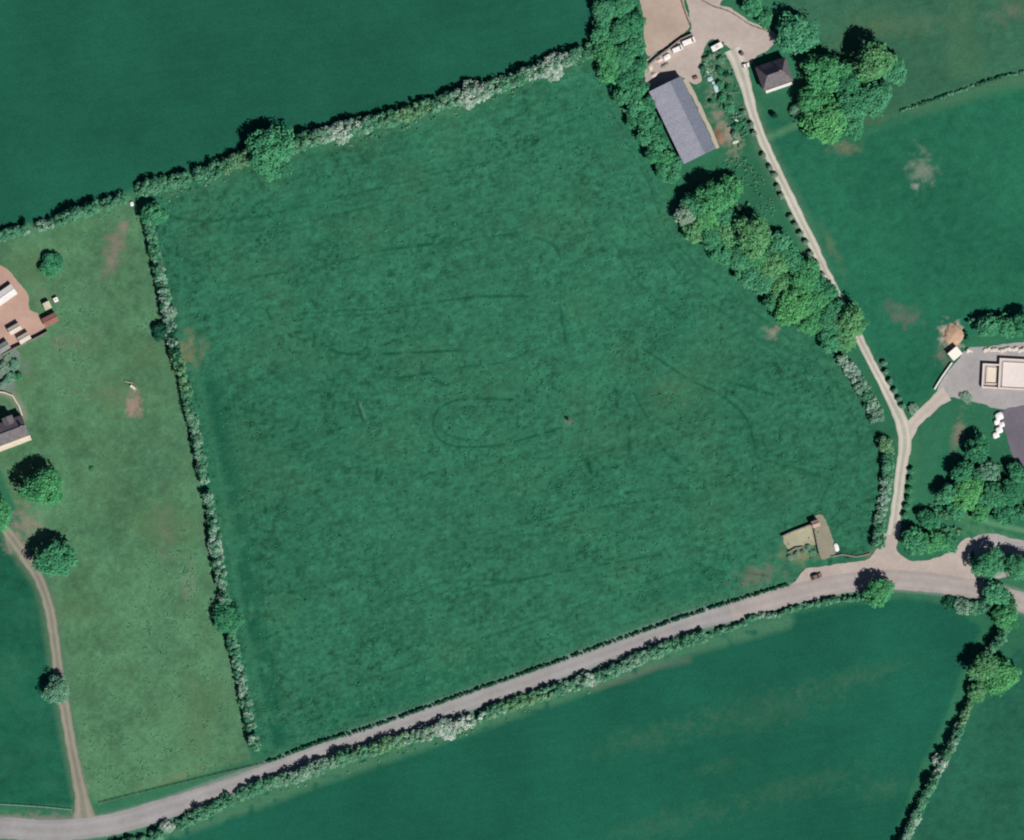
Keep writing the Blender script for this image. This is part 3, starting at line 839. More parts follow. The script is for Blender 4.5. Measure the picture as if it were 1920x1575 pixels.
# ------------------------------------------------------------------ foliage
def leaves(rs, centres, radii, per, size, up=.55, jit=.38, zmin=-.35):
    """leaf-sized rhombi over clump surfaces; returns verts (n*4,3), clump index per leaf"""
    n = len(centres)
    d = rs.normal(size=(n, per, 3))
    d /= np.linalg.norm(d, axis=2)[..., None]
    flip = d[..., 2] < zmin
    d[..., 2] = np.where(flip, -d[..., 2], d[..., 2])
    rad = radii[:, None] if np.ndim(radii) == 1 else radii
    pos = centres[:, None, :] + d * (rad * (0.55 + .5 * rs.rand(n, per)))[..., None]
    nr = d + jit * rs.normal(size=d.shape) + np.array([0, 0, up])
    nr /= np.linalg.norm(nr, axis=2)[..., None]
    ref = rs.normal(size=d.shape)
    t1 = np.cross(nr, ref); t1 /= np.linalg.norm(t1, axis=2)[..., None]
    t2 = np.cross(nr, t1)
    s = size * (0.6 + .8 * rs.rand(n, per))[..., None]
    a, b = t1 * s * .62, t2 * s * .42
    V = np.stack([pos - a, pos - b + .12 * nr * s, pos + a, pos + b + .12 * nr * s], 2).reshape(-1, 3)
    return V, np.repeat(np.arange(n), per)

def quads_mesh(name, V, attr=None, colour=None):
    n = len(V) // 4
    me = bpy.data.meshes.new(name)
    me.vertices.add(len(V)); me.vertices.foreach_set('co', V.astype(np.float32).ravel())
    me.loops.add(len(V)); me.loops.foreach_set('vertex_index', np.arange(len(V), dtype=np.int32))
    me.polygons.add(n); me.polygons.foreach_set('loop_start', np.arange(0, len(V), 4, dtype=np.int32))
    if attr is not None:
        a = me.attributes.new('tint', 'FLOAT', 'FACE'); a.data.foreach_set('value', attr.astype(np.float32))
    if colour is not None:
        a = me.attributes.new('Col', 'FLOAT_COLOR', 'FACE')
        a.data.foreach_set('color', np.concatenate([colour, np.ones((n, 1))], 1).astype(np.float32).ravel())
    me.update(calc_edges=True)
    return me

def crown_mesh(seed, n_lobes, per, leaf):
    """crown of unit radius whose base sits at z=0 and top near z=1.5"""
    rs = np.random.RandomState(seed)
    ph = rs.rand(4) * 6.28
    i = np.arange(n_lobes) + .5
    zz = 1 - 1.25 * i / n_lobes
    th = math.pi * (1 + 5 ** .5) * i + rs.normal(size=n_lobes) * .35
    rr_ = np.sqrt(np.clip(1 - zz * zz, 0, 1))
    out = 1 + .14 * np.sin(2 * th + ph[0]) + .12 * np.sin(3 * th + ph[1]) + .08 * np.sin(5 * th + ph[2])
    k = .72 * out * (0.82 + .3 * rs.rand(n_lobes))
    c = np.stack([np.cos(th) * rr_ * k, np.sin(th) * rr_ * k, .62 + .62 * zz * (0.8 + .35 * rs.rand(n_lobes))], 1)
    inner = rs.normal(size=(n_lobes // 3, 3)) * .26 + np.array([0, 0, .62])
    c = np.concatenate([c, inner])
    r = (.17 + .15 * rs.rand(len(c))) * (56 / n_lobes) ** .35
    V, ci = leaves(rs, c, r, per, leaf)
    lobe = rs.rand(len(c))
    tint = np.clip(lobe[ci] * .85 + .2 * rs.rand(len(ci)) - .02, 0, 1)
    return quads_mesh('crown', V, tint)

CROWN_L = [crown_mesh(s, 90, 40, .085) for s in (1, 2, 3, 4)]
CROWN_S = [crown_mesh(s, 50, 32, .13) for s in (11, 12, 13, 14, 15)]

def trunk_mesh(seed):
    rs = random.Random(seed)
    m = MB()
    m.lathe([(.075, 0), (.055, .12), (.045, .5), (.03, .95), (.012, 1.25)], 8)
    for k in range(5):
        a = k * 1.257 + rs.random(); z0 = .4 + .12 * k
        p0 = Vector((0, 0, z0)); p1 = p0 + Vector((math.cos(a) * .5, math.sin(a) * .5, .3))
        s = Vector((-math.sin(a), math.cos(a), 0))
        vs = []
        for p, r in ((p0, .026), (p1, .008)):
            vs += [p + s * r, p + Vector((0, 0, r)), p - s * r, p - Vector((0, 0, r))]
        m.add(vs, [(i, (i + 1) % 4, 4 + (i + 1) % 4, 4 + i) for i in range(4)] + [(4, 5, 6, 7)])
    return mesh_from('trunk', m.v, m.f)
TRUNK = [trunk_mesh(s) for s in (1, 2, 3)]

FK = .66                                      # leaf surfaces tilt away from the sun: their sunlit brightness next to flat ground
def fol(r, g, b): return alb(r, g, b, FK)
LEAF = {
 'bright': leaf_mat('bright_leaves', fol(42, 98, 62), fol(72, 132, 86)),
 'mid': leaf_mat('mid_green_leaves', fol(40, 94, 66), fol(66, 124, 88)),
 'deep': leaf_mat('deep_green_leaves', fol(34, 86, 62), fol(58, 116, 80)),
 'teal': leaf_mat('blue_green_leaves', fol(42, 98, 72), fol(72, 130, 94)),
 'olive': leaf_mat('olive_leaves', fol(52, 102, 66), fol(80, 130, 86), fol(84, 126, 84)),
 'grey': leaf_mat('grey_green_leaves', fol(58, 100, 80), fol(94, 130, 106)),
 'lime': leaf_mat('lime_leaves', fol(50, 106, 64), fol(80, 138, 86)),
 'blossom': leaf_mat('hawthorn_blossom', fol(88, 118, 100), fol(150, 158, 148)),
 'dark': leaf_mat('dark_leaves', fol(18, 56, 44), fol(34, 78, 58)),
 'scrub': leaf_mat('scrub_leaves', fol(72, 102, 84), fol(114, 134, 116)),
}
tree_n = [0]
ORD = 'first second third fourth fifth sixth seventh eighth ninth tenth eleventh twelfth thirteenth fourteenth fifteenth sixteenth seventeenth eighteenth nineteenth twentieth'.split()
def ordinals(items, side, text):
    """one label per item: its rank from north to south among those on its SIDE (a function of px, py)"""
    out = [None] * len(items)
    for sd in sorted({side(i[0], i[1]) for i in items}):
        ks = sorted((k for k in range(len(items)) if side(items[k][0], items[k][1]) == sd), key=lambda k: items[k][1])
        for n, k in enumerate(ks): out[k] = text.format(ORD[n], sd)
    return out
def _ranked(text, *items):
    return [tuple(i) + (l,) for i, l in zip(items, ordinals(items, lambda a, b: '', text))]

def tree(px, py, r_px, h, kind, label, group=None, name='tree', cat='tree'):
    tree_n[0] += 1
    i = tree_n[0]
    x, y = W(px, py); r = r_px * M_PX * .98
    t = thing(name, label, cat, (x, y, 0), group=group)
    big = r > 5.2
    pool = CROWN_L if big else CROWN_S
    ch = min(1.9 * r, h * .82)
    base_z = max(.15, h - ch)
    c = link('crown', pool[i % len(pool)], LEAF[kind], t, (0, 0, base_z), rng.random() * 6.28)
    c.scale = (r, r * (.92 + .16 * rng.random()), ch / 1.42)
    k = link('trunk', TRUNK[i % 3], BARK, t, (0, 0, 0), rng.random() * 6)
    k.scale = (max(1.2, r * .62),) * 2 + (h * .8 / 1.25,)
    return t

def shrub(px, py, r_px, h, kind, label, group=None):
    return tree(px, py, r_px, h, kind, label, group, 'shrub', 'shrub')

HP = {  # hedge palettes: darker and lighter leaf colour
 'g': (fol(38, 88, 64), fol(80, 124, 96)),
 'p': (fol(66, 102, 84), fol(112, 138, 118)),
 'b': (fol(92, 118, 102), fol(154, 162, 152)),
 'o': (fol(56, 96, 68), fol(92, 126, 90)),
 'd': (fol(20, 62, 46), fol(38, 86, 62)),
 's': (fol(78, 108, 94), fol(126, 144, 132)),
}
HPN = {k: (np.array(a[:3]), np.array(b[:3])) for k, (a, b) in HP.items()}

def hedge(label, pts, width, height, kinds, seed, gap=0.0, piece=6.5, density=1.15, leaf=.58, ragged=.5, lift=0.0):
    """KINDS: [(where along 0..1, palette)], nearest wins; PTS in px; one bush part per PIECE metres"""
    rs = np.random.RandomState(seed)
    P = catmull(pts, 5)
    X = np.array([W(p[0], p[1]) for p in P])
    L = np.r_[0, np.cumsum(np.linalg.norm(np.diff(X, axis=0), axis=1))]
    tot = L[-1]
    t = thing('hedge', label, 'hedge', (X[0, 0], X[0, 1], 0))
    n = int(tot * max(1.3, width * .85) * density)
    s = np.sort(rs.rand(n) * tot)
    cx = np.interp(s, L, X[:, 0]) - X[0, 0]; cy = np.interp(s, L, X[:, 1]) - X[0, 1]
    tx = np.interp(s + .5, L, X[:, 0]) - np.interp(s - .5, L, X[:, 0]); ty = np.interp(s + .5, L, X[:, 1]) - np.interp(s - .5, L, X[:, 1])
    ln = np.hypot(tx, ty) + 1e-9; tx, ty = tx / ln, ty / ln
    mod = .5 + vnoise(s, np.zeros(n), 5.0, seed % 16) * .6 + vnoise(s, np.zeros(n) + 9, 1.8, (seed + 3) % 16) * .4   # 0.5 .. 1.5
    mod = 1 + (mod - 1) * ragged * 1.6
    if gap:
        keep = vnoise(s, np.zeros(n) + 77, 4.5, (seed + 5) % 16) > gap
    else:
        keep = np.ones(n, bool)
    off = (rs.rand(n) * 2 - 1)
    lr = np.clip(.3 * width, .3, 1.1) * (.75 + .5 * rs.rand(n)) * np.sqrt(np.clip(mod, .3, 2))
    half = np.clip(width / 2 * (.7 + .3 * mod) - lr * .7, .02, None)
    hz = height * mod * (1 - .3 * off ** 4) * (1.12 - .6 * rs.rand(n) ** 1.6) - lr
    C = np.stack([cx - ty * off * half, cy + tx * off * half, np.maximum(hz, lr * .35) + lift], 1)
    pal = np.array([min(kinds, key=lambda k: abs(k[0] - v))[1] for v in s / tot + rs.normal(size=n) * .022])
    stray = rs.rand(n)
    per = int(40 * density ** -.2)
    piece_i = np.floor(s / piece + .35 * np.sin(s)).astype(int)
    for pi in np.unique(piece_i):
        sel = np.where((piece_i == pi) & keep)[0]
        if not len(sel): continue
        V, ci = leaves(rs, C[sel], lr[sel], per, leaf)
        lo = np.array([HPN[pal[k]][0] for k in sel]); hi = np.array([HPN[pal[k]][1] for k in sel])
        tt = np.clip(stray[sel][ci] * .85 + .25 * rs.rand(len(ci)) - .05, 0, 1)[:, None]
        colr = lo[ci] * (1 - tt) + hi[ci] * tt
        link('bush', quads_mesh('bush', V, None, colr), HEDGE, t)
    return t

hedge('ragged hawthorn hedge along the north edge of the worn paddock', [(-70, 462), (0, 443), (60, 427), (100, 418), (140, 402), (190, 386), (236, 370)], 5.0, 3.9, [(0, 'g'), (.35, 'g'), (.5, 'p'), (.6, 'g'), (.75, 'g'), (1, 'g')], 21, .14, ragged=.75)
hedge('long blossoming hawthorn hedge between the north field and the meadow', [(256, 358), (300, 346), (360, 332), (420, 312), (450, 300), (560, 268), (600, 256), (660, 240), (720, 226), (790, 204), (850, 186), (900, 172), (960, 150), (1010, 132), (1060, 112), (1110, 92)], 6.6, 4.0,
      [(0, 'g'), (.08, 'g'), (.17, 'g'), (.24, 'o'), (.3, 'o'), (.37, 'g'), (.42, 'p'), (.45, 'b'), (.48, 'g'), (.54, 'g'), (.6, 'o'), (.66, 'g'), (.7, 'p'), (.73, 'b'), (.77, 'p'), (.81, 'g'), (.86, 'g'), (.9, 'b'), (.93, 'p'), (.96, 'g'), (1, 'g')], 22, .14, ragged=.75)
hedge('narrow ragged hedge between the worn paddock and the meadow', [(x + 8, y) for x, y in W_HEDGE], 4.6, 3.8,
      [(0, 'g'), (.08, 'g'), (.13, 'p'), (.17, 'g'), (.2, 's'), (.24, 'd'), (.3, 'o'), (.36, 'g'), (.42, 'p'), (.46, 'g'), (.52, 'p'), (.56, 'g'), (.61, 's'), (.65, 'g'), (.7, 'p'), (.74, 'g'), (.82, 'g'), (.87, 's'), (.9, 'g'), (.95, 'p'), (1, 'g')], 23, .2, ragged=.5)
hedge('thick blossoming hedge along the south side of the lane', [(215, 1592), (260, 1579), (310, 1560), (350, 1539), (380, 1524), (440, 1494), (500, 1470), (560, 1452), (640, 1422), (700, 1404), (760, 1384), (850, 1362), (930, 1332), (1010, 1304), (1090, 1279), (1150, 1257), (1200, 1233), (1260, 1209), (1320, 1192)], 5.4, 3.1,
      [(0, 'g'), (.08, 'g'), (.15, 'g'), (.24, 'g'), (.34, 'p'), (.4, 'g'), (.48, 'o'), (.52, 'p'), (.56, 'b'), (.6, 'b'), (.63, 'g'), (.7, 'o'), (.74, 'g'), (.78, 'p'), (.82, 'g'), (.88, 'p'), (.93, 'g'), (1, 'g')], 24, .14, ragged=.9)
hedge('low clipped hedge on the south side of the lane east of the thick hedge', [(1322, 1192), (1390, 1170), (1420, 1154), (1450, 1154), (1500, 1138), (1560, 1126), (1620, 1120)], 2.4, 1.9, [(0, 'g'), (.3, 'g'), (.38, 'p'), (.5, 'g'), (1, 'g')], 25, 0, ragged=.6)
hedge('thin dark clipped hedge between the meadow and the lane', [(500, 1430), (600, 1392), (700, 1362), (850, 1309), (1050, 1239), (1265, 1163), (1380, 1126), (1478, 1096)], 1.1, 1.1, [(0, 'd'), (.5, 'd'), (1, 'd')], 26, 0, 9, 2.6, .4, .3)
hedge('hedge following the ditch between the southern field and the corner field', [(1885, 1165), (1878, 1195), (1850, 1225), (1828, 1255), (1822, 1310), (1806, 1345), (1788, 1388), (1766, 1430), (1742, 1480), (1716, 1530), (1688, 1590)], 3.8, 4.0,
      [(0, 'g'), (.2, 'g'), (.4, 'o'), (.5, 'g'), (.55, 'p'), (.6, 'g'), (.66, 'b'), (.7, 'g'), (.86, 'g'), (.93, 'p'), (1, 'g')], 27, .12, ragged=.75)
hedge('grey-green scrubby hedge strip between the meadow and the pale track', [(1574, 668), (1592, 690), (1612, 720), (1632, 756), (1646, 790), (1654, 822)], 5.6, 2.6, [(0, 'p'), (.2, 's'), (.4, 'p'), (.5, 'g'), (.7, 'p'), (1, 'o')], 28, .26, ragged=.8)
hedge('grey-green hedge along the last bend of the meadow beside the pale track', [(1656, 822), (1664, 852), (1663, 890), (1660, 925), (1652, 960), (1648, 1000), (1644, 1024)], 5.2, 2.8, [(0, 'o'), (.3, 'g'), (.45, 'p'), (.55, 's'), (.7, 'p'), (.85, 'g'), (1, 'g')], 29, .16, ragged=.75)
hedge('low broken field bank hedge running east from the big oaks', [(1684, 210), (1740, 190), (1790, 174), (1830, 160), (1870, 146), (1930, 134), (1985, 126)], 1.3, .9, [(0, 'g'), (.2, 'd'), (.4, 'g'), (.6, 'd'), (.8, 'g'), (1, 'd')], 30, .1, 8, 2.6, .4, .5)
hedge('tangled scrub hedge under the trees at the end of the lane', [(1772, 1128), (1800, 1136), (1830, 1140), (1860, 1130), (1900, 1128)], 5.5, 2.2, [(0, 'd'), (.3, 'p'), (.5, 'g'), (.7, 'g'), (1, 'g')], 31, .15, ragged=.8)
hedge('thin hedge beside the pale side garden west of the unfinished house', [(1813, 640), (1812, 615), (1822, 600), (1850, 598), (1880, 600)], 1.6, 1.8, [(0, 'd'), (.6, 'g'), (1, 'd')], 32, .1)

# undergrowth between trees and on the overgrown strip: nobody could count it
def undergrowth(label, poly, n, hmax, pals, seed, r0=.5, r1=1.1, leaf=.55, per=16):
    rs = np.random.RandomState(seed)
    P = np.array(poly, float)
    lo, hi = P.min(0), P.max(0)
    pts = lo + rs.rand(n * 3, 2) * (hi - lo)
    pts = pts[inside(poly, pts[:, 0], pts[:, 1])][:n]
    x, y = (pts[:, 0] - 960) * M_PX, (787.5 - pts[:, 1]) * M_PX
    nn = vnoise(x, y, 5, seed % 16)
    keep = vnoise(x, y, 3.5, (seed + 2) % 16) > .34
    x, y, nn = x[keep], y[keep], nn[keep]
    r = r0 + (r1 - r0) * rs.rand(len(x))
    c = np.stack([x, y, r * .3 + hmax * nn * rs.rand(len(x))], 1)
    V, ci = leaves(rs, c, r, per, leaf)
    pk = [pals[int(v * .999 * len(pals))] for v in np.clip((nn - .25) / .5, 0, 1)]
    a = np.array([HPN[k][0] for k in pk]); b = np.array([HPN[k][1] for k in pk])
    t = np.clip(rs.rand(len(x))[ci] * .85 + .2 * rs.rand(len(ci)), 0, 1)[:, None]
    tag(link('undergrowth', quads_mesh('undergrowth', V, None, a[ci] * (1 - t) + b[ci] * t), HEDGE), label, 'undergrowth', kind='stuff')
undergrowth('tangled green undergrowth beneath the tree belt beside the barn', [(1112, 10), (1200, 10), (1206, 150), (1236, 230), (1276, 310), (1262, 345), (1230, 310), (1180, 230), (1140, 160), (1104, 100)], 420, 3.2, 'gdg', 71)
undergrowth('tangled green undergrowth beneath the grove between barn and track', [(1270, 400), (1310, 350), (1380, 350), (1440, 420), (1500, 480), (1560, 560), (1606, 620), (1580, 650), (1520, 620), (1440, 575), (1390, 520), (1320, 450)], 620, 3.2, 'gog', 72)
undergrowth('weedy scrub covering the overgrown strip between barn and track', [(1326, 92), (1362, 96), (1380, 150), (1398, 215), (1404, 250), (1384, 280), (1352, 205), (1322, 150), (1316, 118)], 260, .5, 'gpdg', 73, .25, .6, .4, 12)
undergrowth('rank grass on the clearing between the grove and the track', [(1350, 300), (1410, 290), (1470, 420), (1490, 460), (1440, 420), (1400, 360)], 160, .1, 'gg', 77, .25, .6, .4, 10)
undergrowth('ground scrub between the trees of the south-eastern copse', [(1700, 1000), (1730, 960), (1790, 890), (1830, 836), (1900, 880), (1930, 930), (1920, 975), (1830, 965), (1780, 1030), (1710, 1034)], 380, 1.6, 'gog', 74)
undergrowth('scruffy grass and nettles along the meadow side of the north hedge', [(270, 372), (440, 318), (560, 284), (740, 240), (850, 206), (1000, 152), (1090, 118), (1086, 132), (1000, 168), (850, 222), (740, 256), (560, 300), (440, 334), (276, 392)], 420, .2, 'pgog', 75, .25, .55, .4, 10)
undergrowth('scruffy verge weeds south of the lane hedge', [(520, 1478), (640, 1440), (760, 1402), (850, 1376), (1000, 1322), (1100, 1294), (1110, 1300), (1000, 1336), (850, 1388), (760, 1416), (640, 1454), (520, 1492)], 260, .15, 'pgo', 76, .25, .5, .4, 10)

# tussocks standing in the meadow sward: nobody could count them
def tussocks(label, n, region, weight, seed, hgt, c_lo, c_hi):
    rs = np.random.RandomState(seed)
    cand = np.where(((rid == region) & (weight > rs.rand(*weight.shape))).ravel())[0]
    pick = rs.choice(cand, min(n, len(cand)), replace=False)
    c = Vall[pick].copy()
    c[:, :2] += (rs.rand(len(pick), 2) - .5) * .5
    r = (.14 + .16 * rs.rand(len(pick))) * hgt
    c[:, 2] += r * .15
    V, ci = leaves(rs, c, r, 6, .5, .6, .5, -.1)
    tt = np.clip(rs.rand(len(pick))[ci] * .7 + .3 * rs.rand(len(ci)), 0, 1)[:, None]
    colr = np.array(c_lo[:3]) * (1 - tt) + np.array(c_hi[:3]) * tt
    tag(link('grass', quads_mesh('grass', V, None, colr), HEDGE), label, 'grass', kind='stuff')
tussocks('long tussocky grass standing all over the hay meadow', 3500, 1, .03 + .8 * clump + .5 * np.clip((n2 - .6) * 3, 0, 1) * np.clip((n20 - .45) * 4, 0, 1), 51, 1.0, fol(34, 92, 68), fol(50, 108, 82))
tussocks('short tufted grass scattered over the worn paddock', 900, 2, .6 * np.clip((n2 - .6) * 3, 0, 1) * np.clip((n20 - .4) * 3, 0, 1) * (PX > 110), 52, .6, fol(56, 104, 76), fol(76, 120, 90))

# single trees the photograph lets one pick out
tree(82, 914, 43, 11, 'bright', 'bright green round tree below the slate house end, upper of the paddock pair')
tree(106, 1048, 40, 10, 'mid', 'mid green round tree beside the farm drive, south of the bright paddock tree')
tree(108, 1294, 27, 6.5, 'grey', 'small grey-green tree overhanging the middle of the farm drive')
tree(-6, 962, 36, 9, 'bright', 'bright tree cut by the western picture edge at the head of the drive')
shrub(98, 496, 24, 3.4, 'deep', 'straggly dark shrub at the top of the worn paddock near the pinkish yard')
shrub(172, 879, 5, .7, 'deep', 'lone small dark shrub in the middle of the worn paddock')
tree(508, 286, 50, 9.5, 'mid', 'broad green hedgerow tree rising from the north hedge of the meadow')
tree(288, 402, 24, 6.5, 'mid', 'green tree at the meeting of the three hedges above the paddock')
tree(318, 588, 17, 4, 'scrub', 'pale grey bush in the paddock hedge just above a brown patch')
shrub(302, 622, 18, 3.4, 'dark', 'dark bush in the paddock hedge beside a brown patch')
tree(428, 1160, 30, 5.5, 'deep', 'deep green tree standing in the lower half of the paddock hedge')
for px, py, r, lab in ((404, 1030, 17, 'pale blossoming hawthorn bush in the paddock hedge above the deep green tree'),
                       (885, 176, 26, 'large whitish hawthorn in bloom in the north hedge, widest of its blossom'),
                       (1036, 127, 28, 'cream hawthorn in bloom near the east end of the north hedge'),
                       (640, 250, 22, 'whitish hawthorn in bloom in the north hedge east of the broad hedgerow tree'),
                       (836, 1366, 22, 'whitish hawthorn mass in bloom in the middle of the lane hedge'),
                       (1101, 1274, 17, 'round white hawthorn bush alone against the lane edge'),
                       (312, 1551, 15, 'round pale hawthorn bush at the western end of the lane hedge'),
                       (1762, 1428, 15, 'white hawthorn bush halfway down the ditch hedge'),
                       (1716, 1534, 14, 'white hawthorn bush near the foot of the ditch hedge'),
                       (1796, 1366, 11, 'small white hawthorn bush in the upper half of the ditch hedge')):
    tree(px, py, r, 3.6 if r > 20 else 2.9, 'blossom', lab, None, 'hawthorn', 'shrub')
tree(1646, 1110, 32, 8, 'bright', 'bright round tree on the lane edge opposite the pale track')
tree(1492, 66, 42, 9, 'teal', 'blue-green tree north-east of the slate house beside the farmyard')
tree(1548, 138, 46, 11, 'bright', 'bright spreading tree immediately east of the slate house')
tree(1636, 118, 44, 13, 'olive', 'tall olive tree throwing the longest shadow in the oak clump')
tree(1672, 132, 32, 9, 'teal', 'blue-green tree on the eastern rim of the oak clump')
tree(1548, 228, 44, 9, 'lime', 'lime green tree at the southern foot of the oak clump')
tree(1600, 196, 38, 10, 'mid', 'mid green tree in the heart of the oak clump')
tree(1640, 186, 34, 8, 'teal', 'blue-green tree on the south-eastern side of the oak clump')
tree(1588, 158, 30, 10, 'deep', 'deep green tree between the bright and the olive crowns of the oak clump')
tree(1520, 190, 30, 8, 'bright', 'bright tree at the west side of the oak clump just below the house')
tree(1600, 236, 26, 6.5, 'mid', 'low mid green tree at the south-east foot of the oak clump')
for px, py, lab in _ranked('{} scruffy low shrub from the north in the southern half of the walled pen', (1516, 1026), (1508, 1034), (1524, 1036), (1494, 1040), (1482, 1046)):
    shrub(px, py, 6, .9, 'scrub' if px % 4 else 'grey', lab, 'shrubs in the walled pen')
shrub(1494, 205, 13, 2.5, 'grey', 'pale grey shrub in the shade below the slate house')
shrub(1512, 246, 10, 3, 'dark', 'dark little shrub beside the lime green tree')
shrub(1452, 218, 7, 3.0, 'dark', 'dark upright shrub standing alone on the east side of the track')
# belt between meadow and barn
BELT = 'trees of the dense belt between the meadow and the barn'
BELT_TREES = ((1132, 22, 25, 7, 'teal', 'blue-green tree at the north tip of the barn belt'), (1166, 12, 24, 6, 'mid', None), (1188, 42, 20, 6, 'deep', None), (1128, 66, 22, 6, 'mid', None), (1160, 62, 24, 7, 'mid', None),
    (1190, 86, 20, 6, 'mid', None), (1138, 104, 26, 7, 'bright', 'brightest tree in the barn belt, where the north hedge meets it'), (1168, 108, 26, 7, 'mid', None), (1194, 130, 18, 5, 'deep', None), (1146, 138, 22, 6, 'bright', None),
    (1174, 148, 22, 6.5, 'deep', None), (1196, 168, 20, 6, 'mid', None), (1168, 180, 18, 5.5, 'mid', None), (1192, 200, 20, 6, 'teal', None), (1214, 196, 16, 5.5, 'deep', None), (1186, 226, 14, 5, 'deep', None),
    (1210, 226, 20, 6, 'mid', None), (1230, 240, 14, 5, 'deep', None), (1212, 256, 18, 5.5, 'mid', None), (1234, 270, 18, 5.5, 'mid', None), (1226, 292, 17, 5.5, 'deep', None), (1250, 296, 16, 5, 'bright', 'bright small tree at the southern end of the barn belt'),
    (1244, 320, 17, 5, 'mid', None), (1262, 330, 14, 5, 'mid', None), (1266, 306, 14, 5, 'mid', None))
_side = lambda px, py: 'meadow side' if px < 1142 + (py > 120) * (py - 120) * .42 + 12 else 'barn side'
_plain = [q for q in BELT_TREES if q[5] is None]
_lab = dict(zip([q[:2] for q in _plain], ordinals(_plain, _side, '{} plain green tree from the north on the {} of the barn belt')))
for px, py, r, h, kd, lab in BELT_TREES:
    tree(px, py, r * 1.12, h * .9, kd, lab or _lab[(px, py)], BELT)
# grove south of the barn
GROVE = 'trees packed in the grove between the barn and the track'
GROVE_TREES = ((1340, 372, 34, 11, 'bright', 'tall bright tree at the north end of the grove, shading the barn end'), (1372, 352, 22, 7, 'bright', None), (1308, 384, 26, 10, 'mid', None), (1284, 402, 22, 6, 'scrub', 'thin grey tree on the western corner of the grove'),
    (1326, 412, 28, 7, 'lime', None), (1302, 434, 22, 6, 'olive', None), (1358, 406, 24, 7, 'mid', None), (1334, 446, 25, 6.5, 'mid', None), (1362, 440, 22, 6.5, 'olive', None), (1354, 476, 22, 6, 'mid', None),
    (1410, 444, 36, 11, 'olive', 'tall yellow-olive tree throwing a black shadow on the grove clearing'), (1390, 486, 26, 7, 'mid', None), (1422, 486, 26, 7, 'bright', None), (1452, 498, 30, 7.5, 'olive', None), (1482, 484, 22, 6, 'mid', None),
    (1404, 520, 22, 5.5, 'teal', 'blue-green tree on the meadow edge of the grove'), (1432, 528, 24, 6, 'teal', None), (1462, 540, 22, 6, 'olive', None), (1510, 522, 32, 8, 'bright', None), (1446, 568, 16, 5, 'mid', None),
    (1486, 574, 36, 8.5, 'lime', 'lime green tree in the southern half of the grove'), (1526, 566, 28, 7.5, 'bright', None), (1520, 606, 24, 6.5, 'bright', None), (1556, 598, 28, 7, 'mid', None), (1556, 636, 22, 6, 'mid', None),
    (1594, 602, 30, 9, 'olive', 'olive tree arching over the pale track at the south end of the grove'), (1584, 636, 22, 6, 'olive', None), (1550, 552, 20, 5.5, 'deep', None), (1462, 458, 22, 6, 'teal', None), (1498, 500, 18, 5.5, 'mid', None), (1530, 536, 20, 6, 'mid', None), (1572, 580, 20, 6, 'mid', None), (1576, 612, 24, 6.5, 'mid', None))
def _side(px, py):
    d = (px - 1340) * .68 - (py - 400) * .73     # how far towards the track from the middle line
    return 'meadow edge' if d < -16 else ('track edge' if d > 16 else 'middle line')
_plain = [q for q in GROVE_TREES if q[5] is None]
_lab = dict(zip([q[:2] for q in _plain], ordinals(_plain, _side, '{} ordinary green tree from the north along the {} of the grove')))
for px, py, r, h, kd, lab in GROVE_TREES:
    tree(px, py, r * 1.12, h if lab else 5.6 + (h - 5.6) * .45, kd, lab or _lab[(px, py)], GROVE)
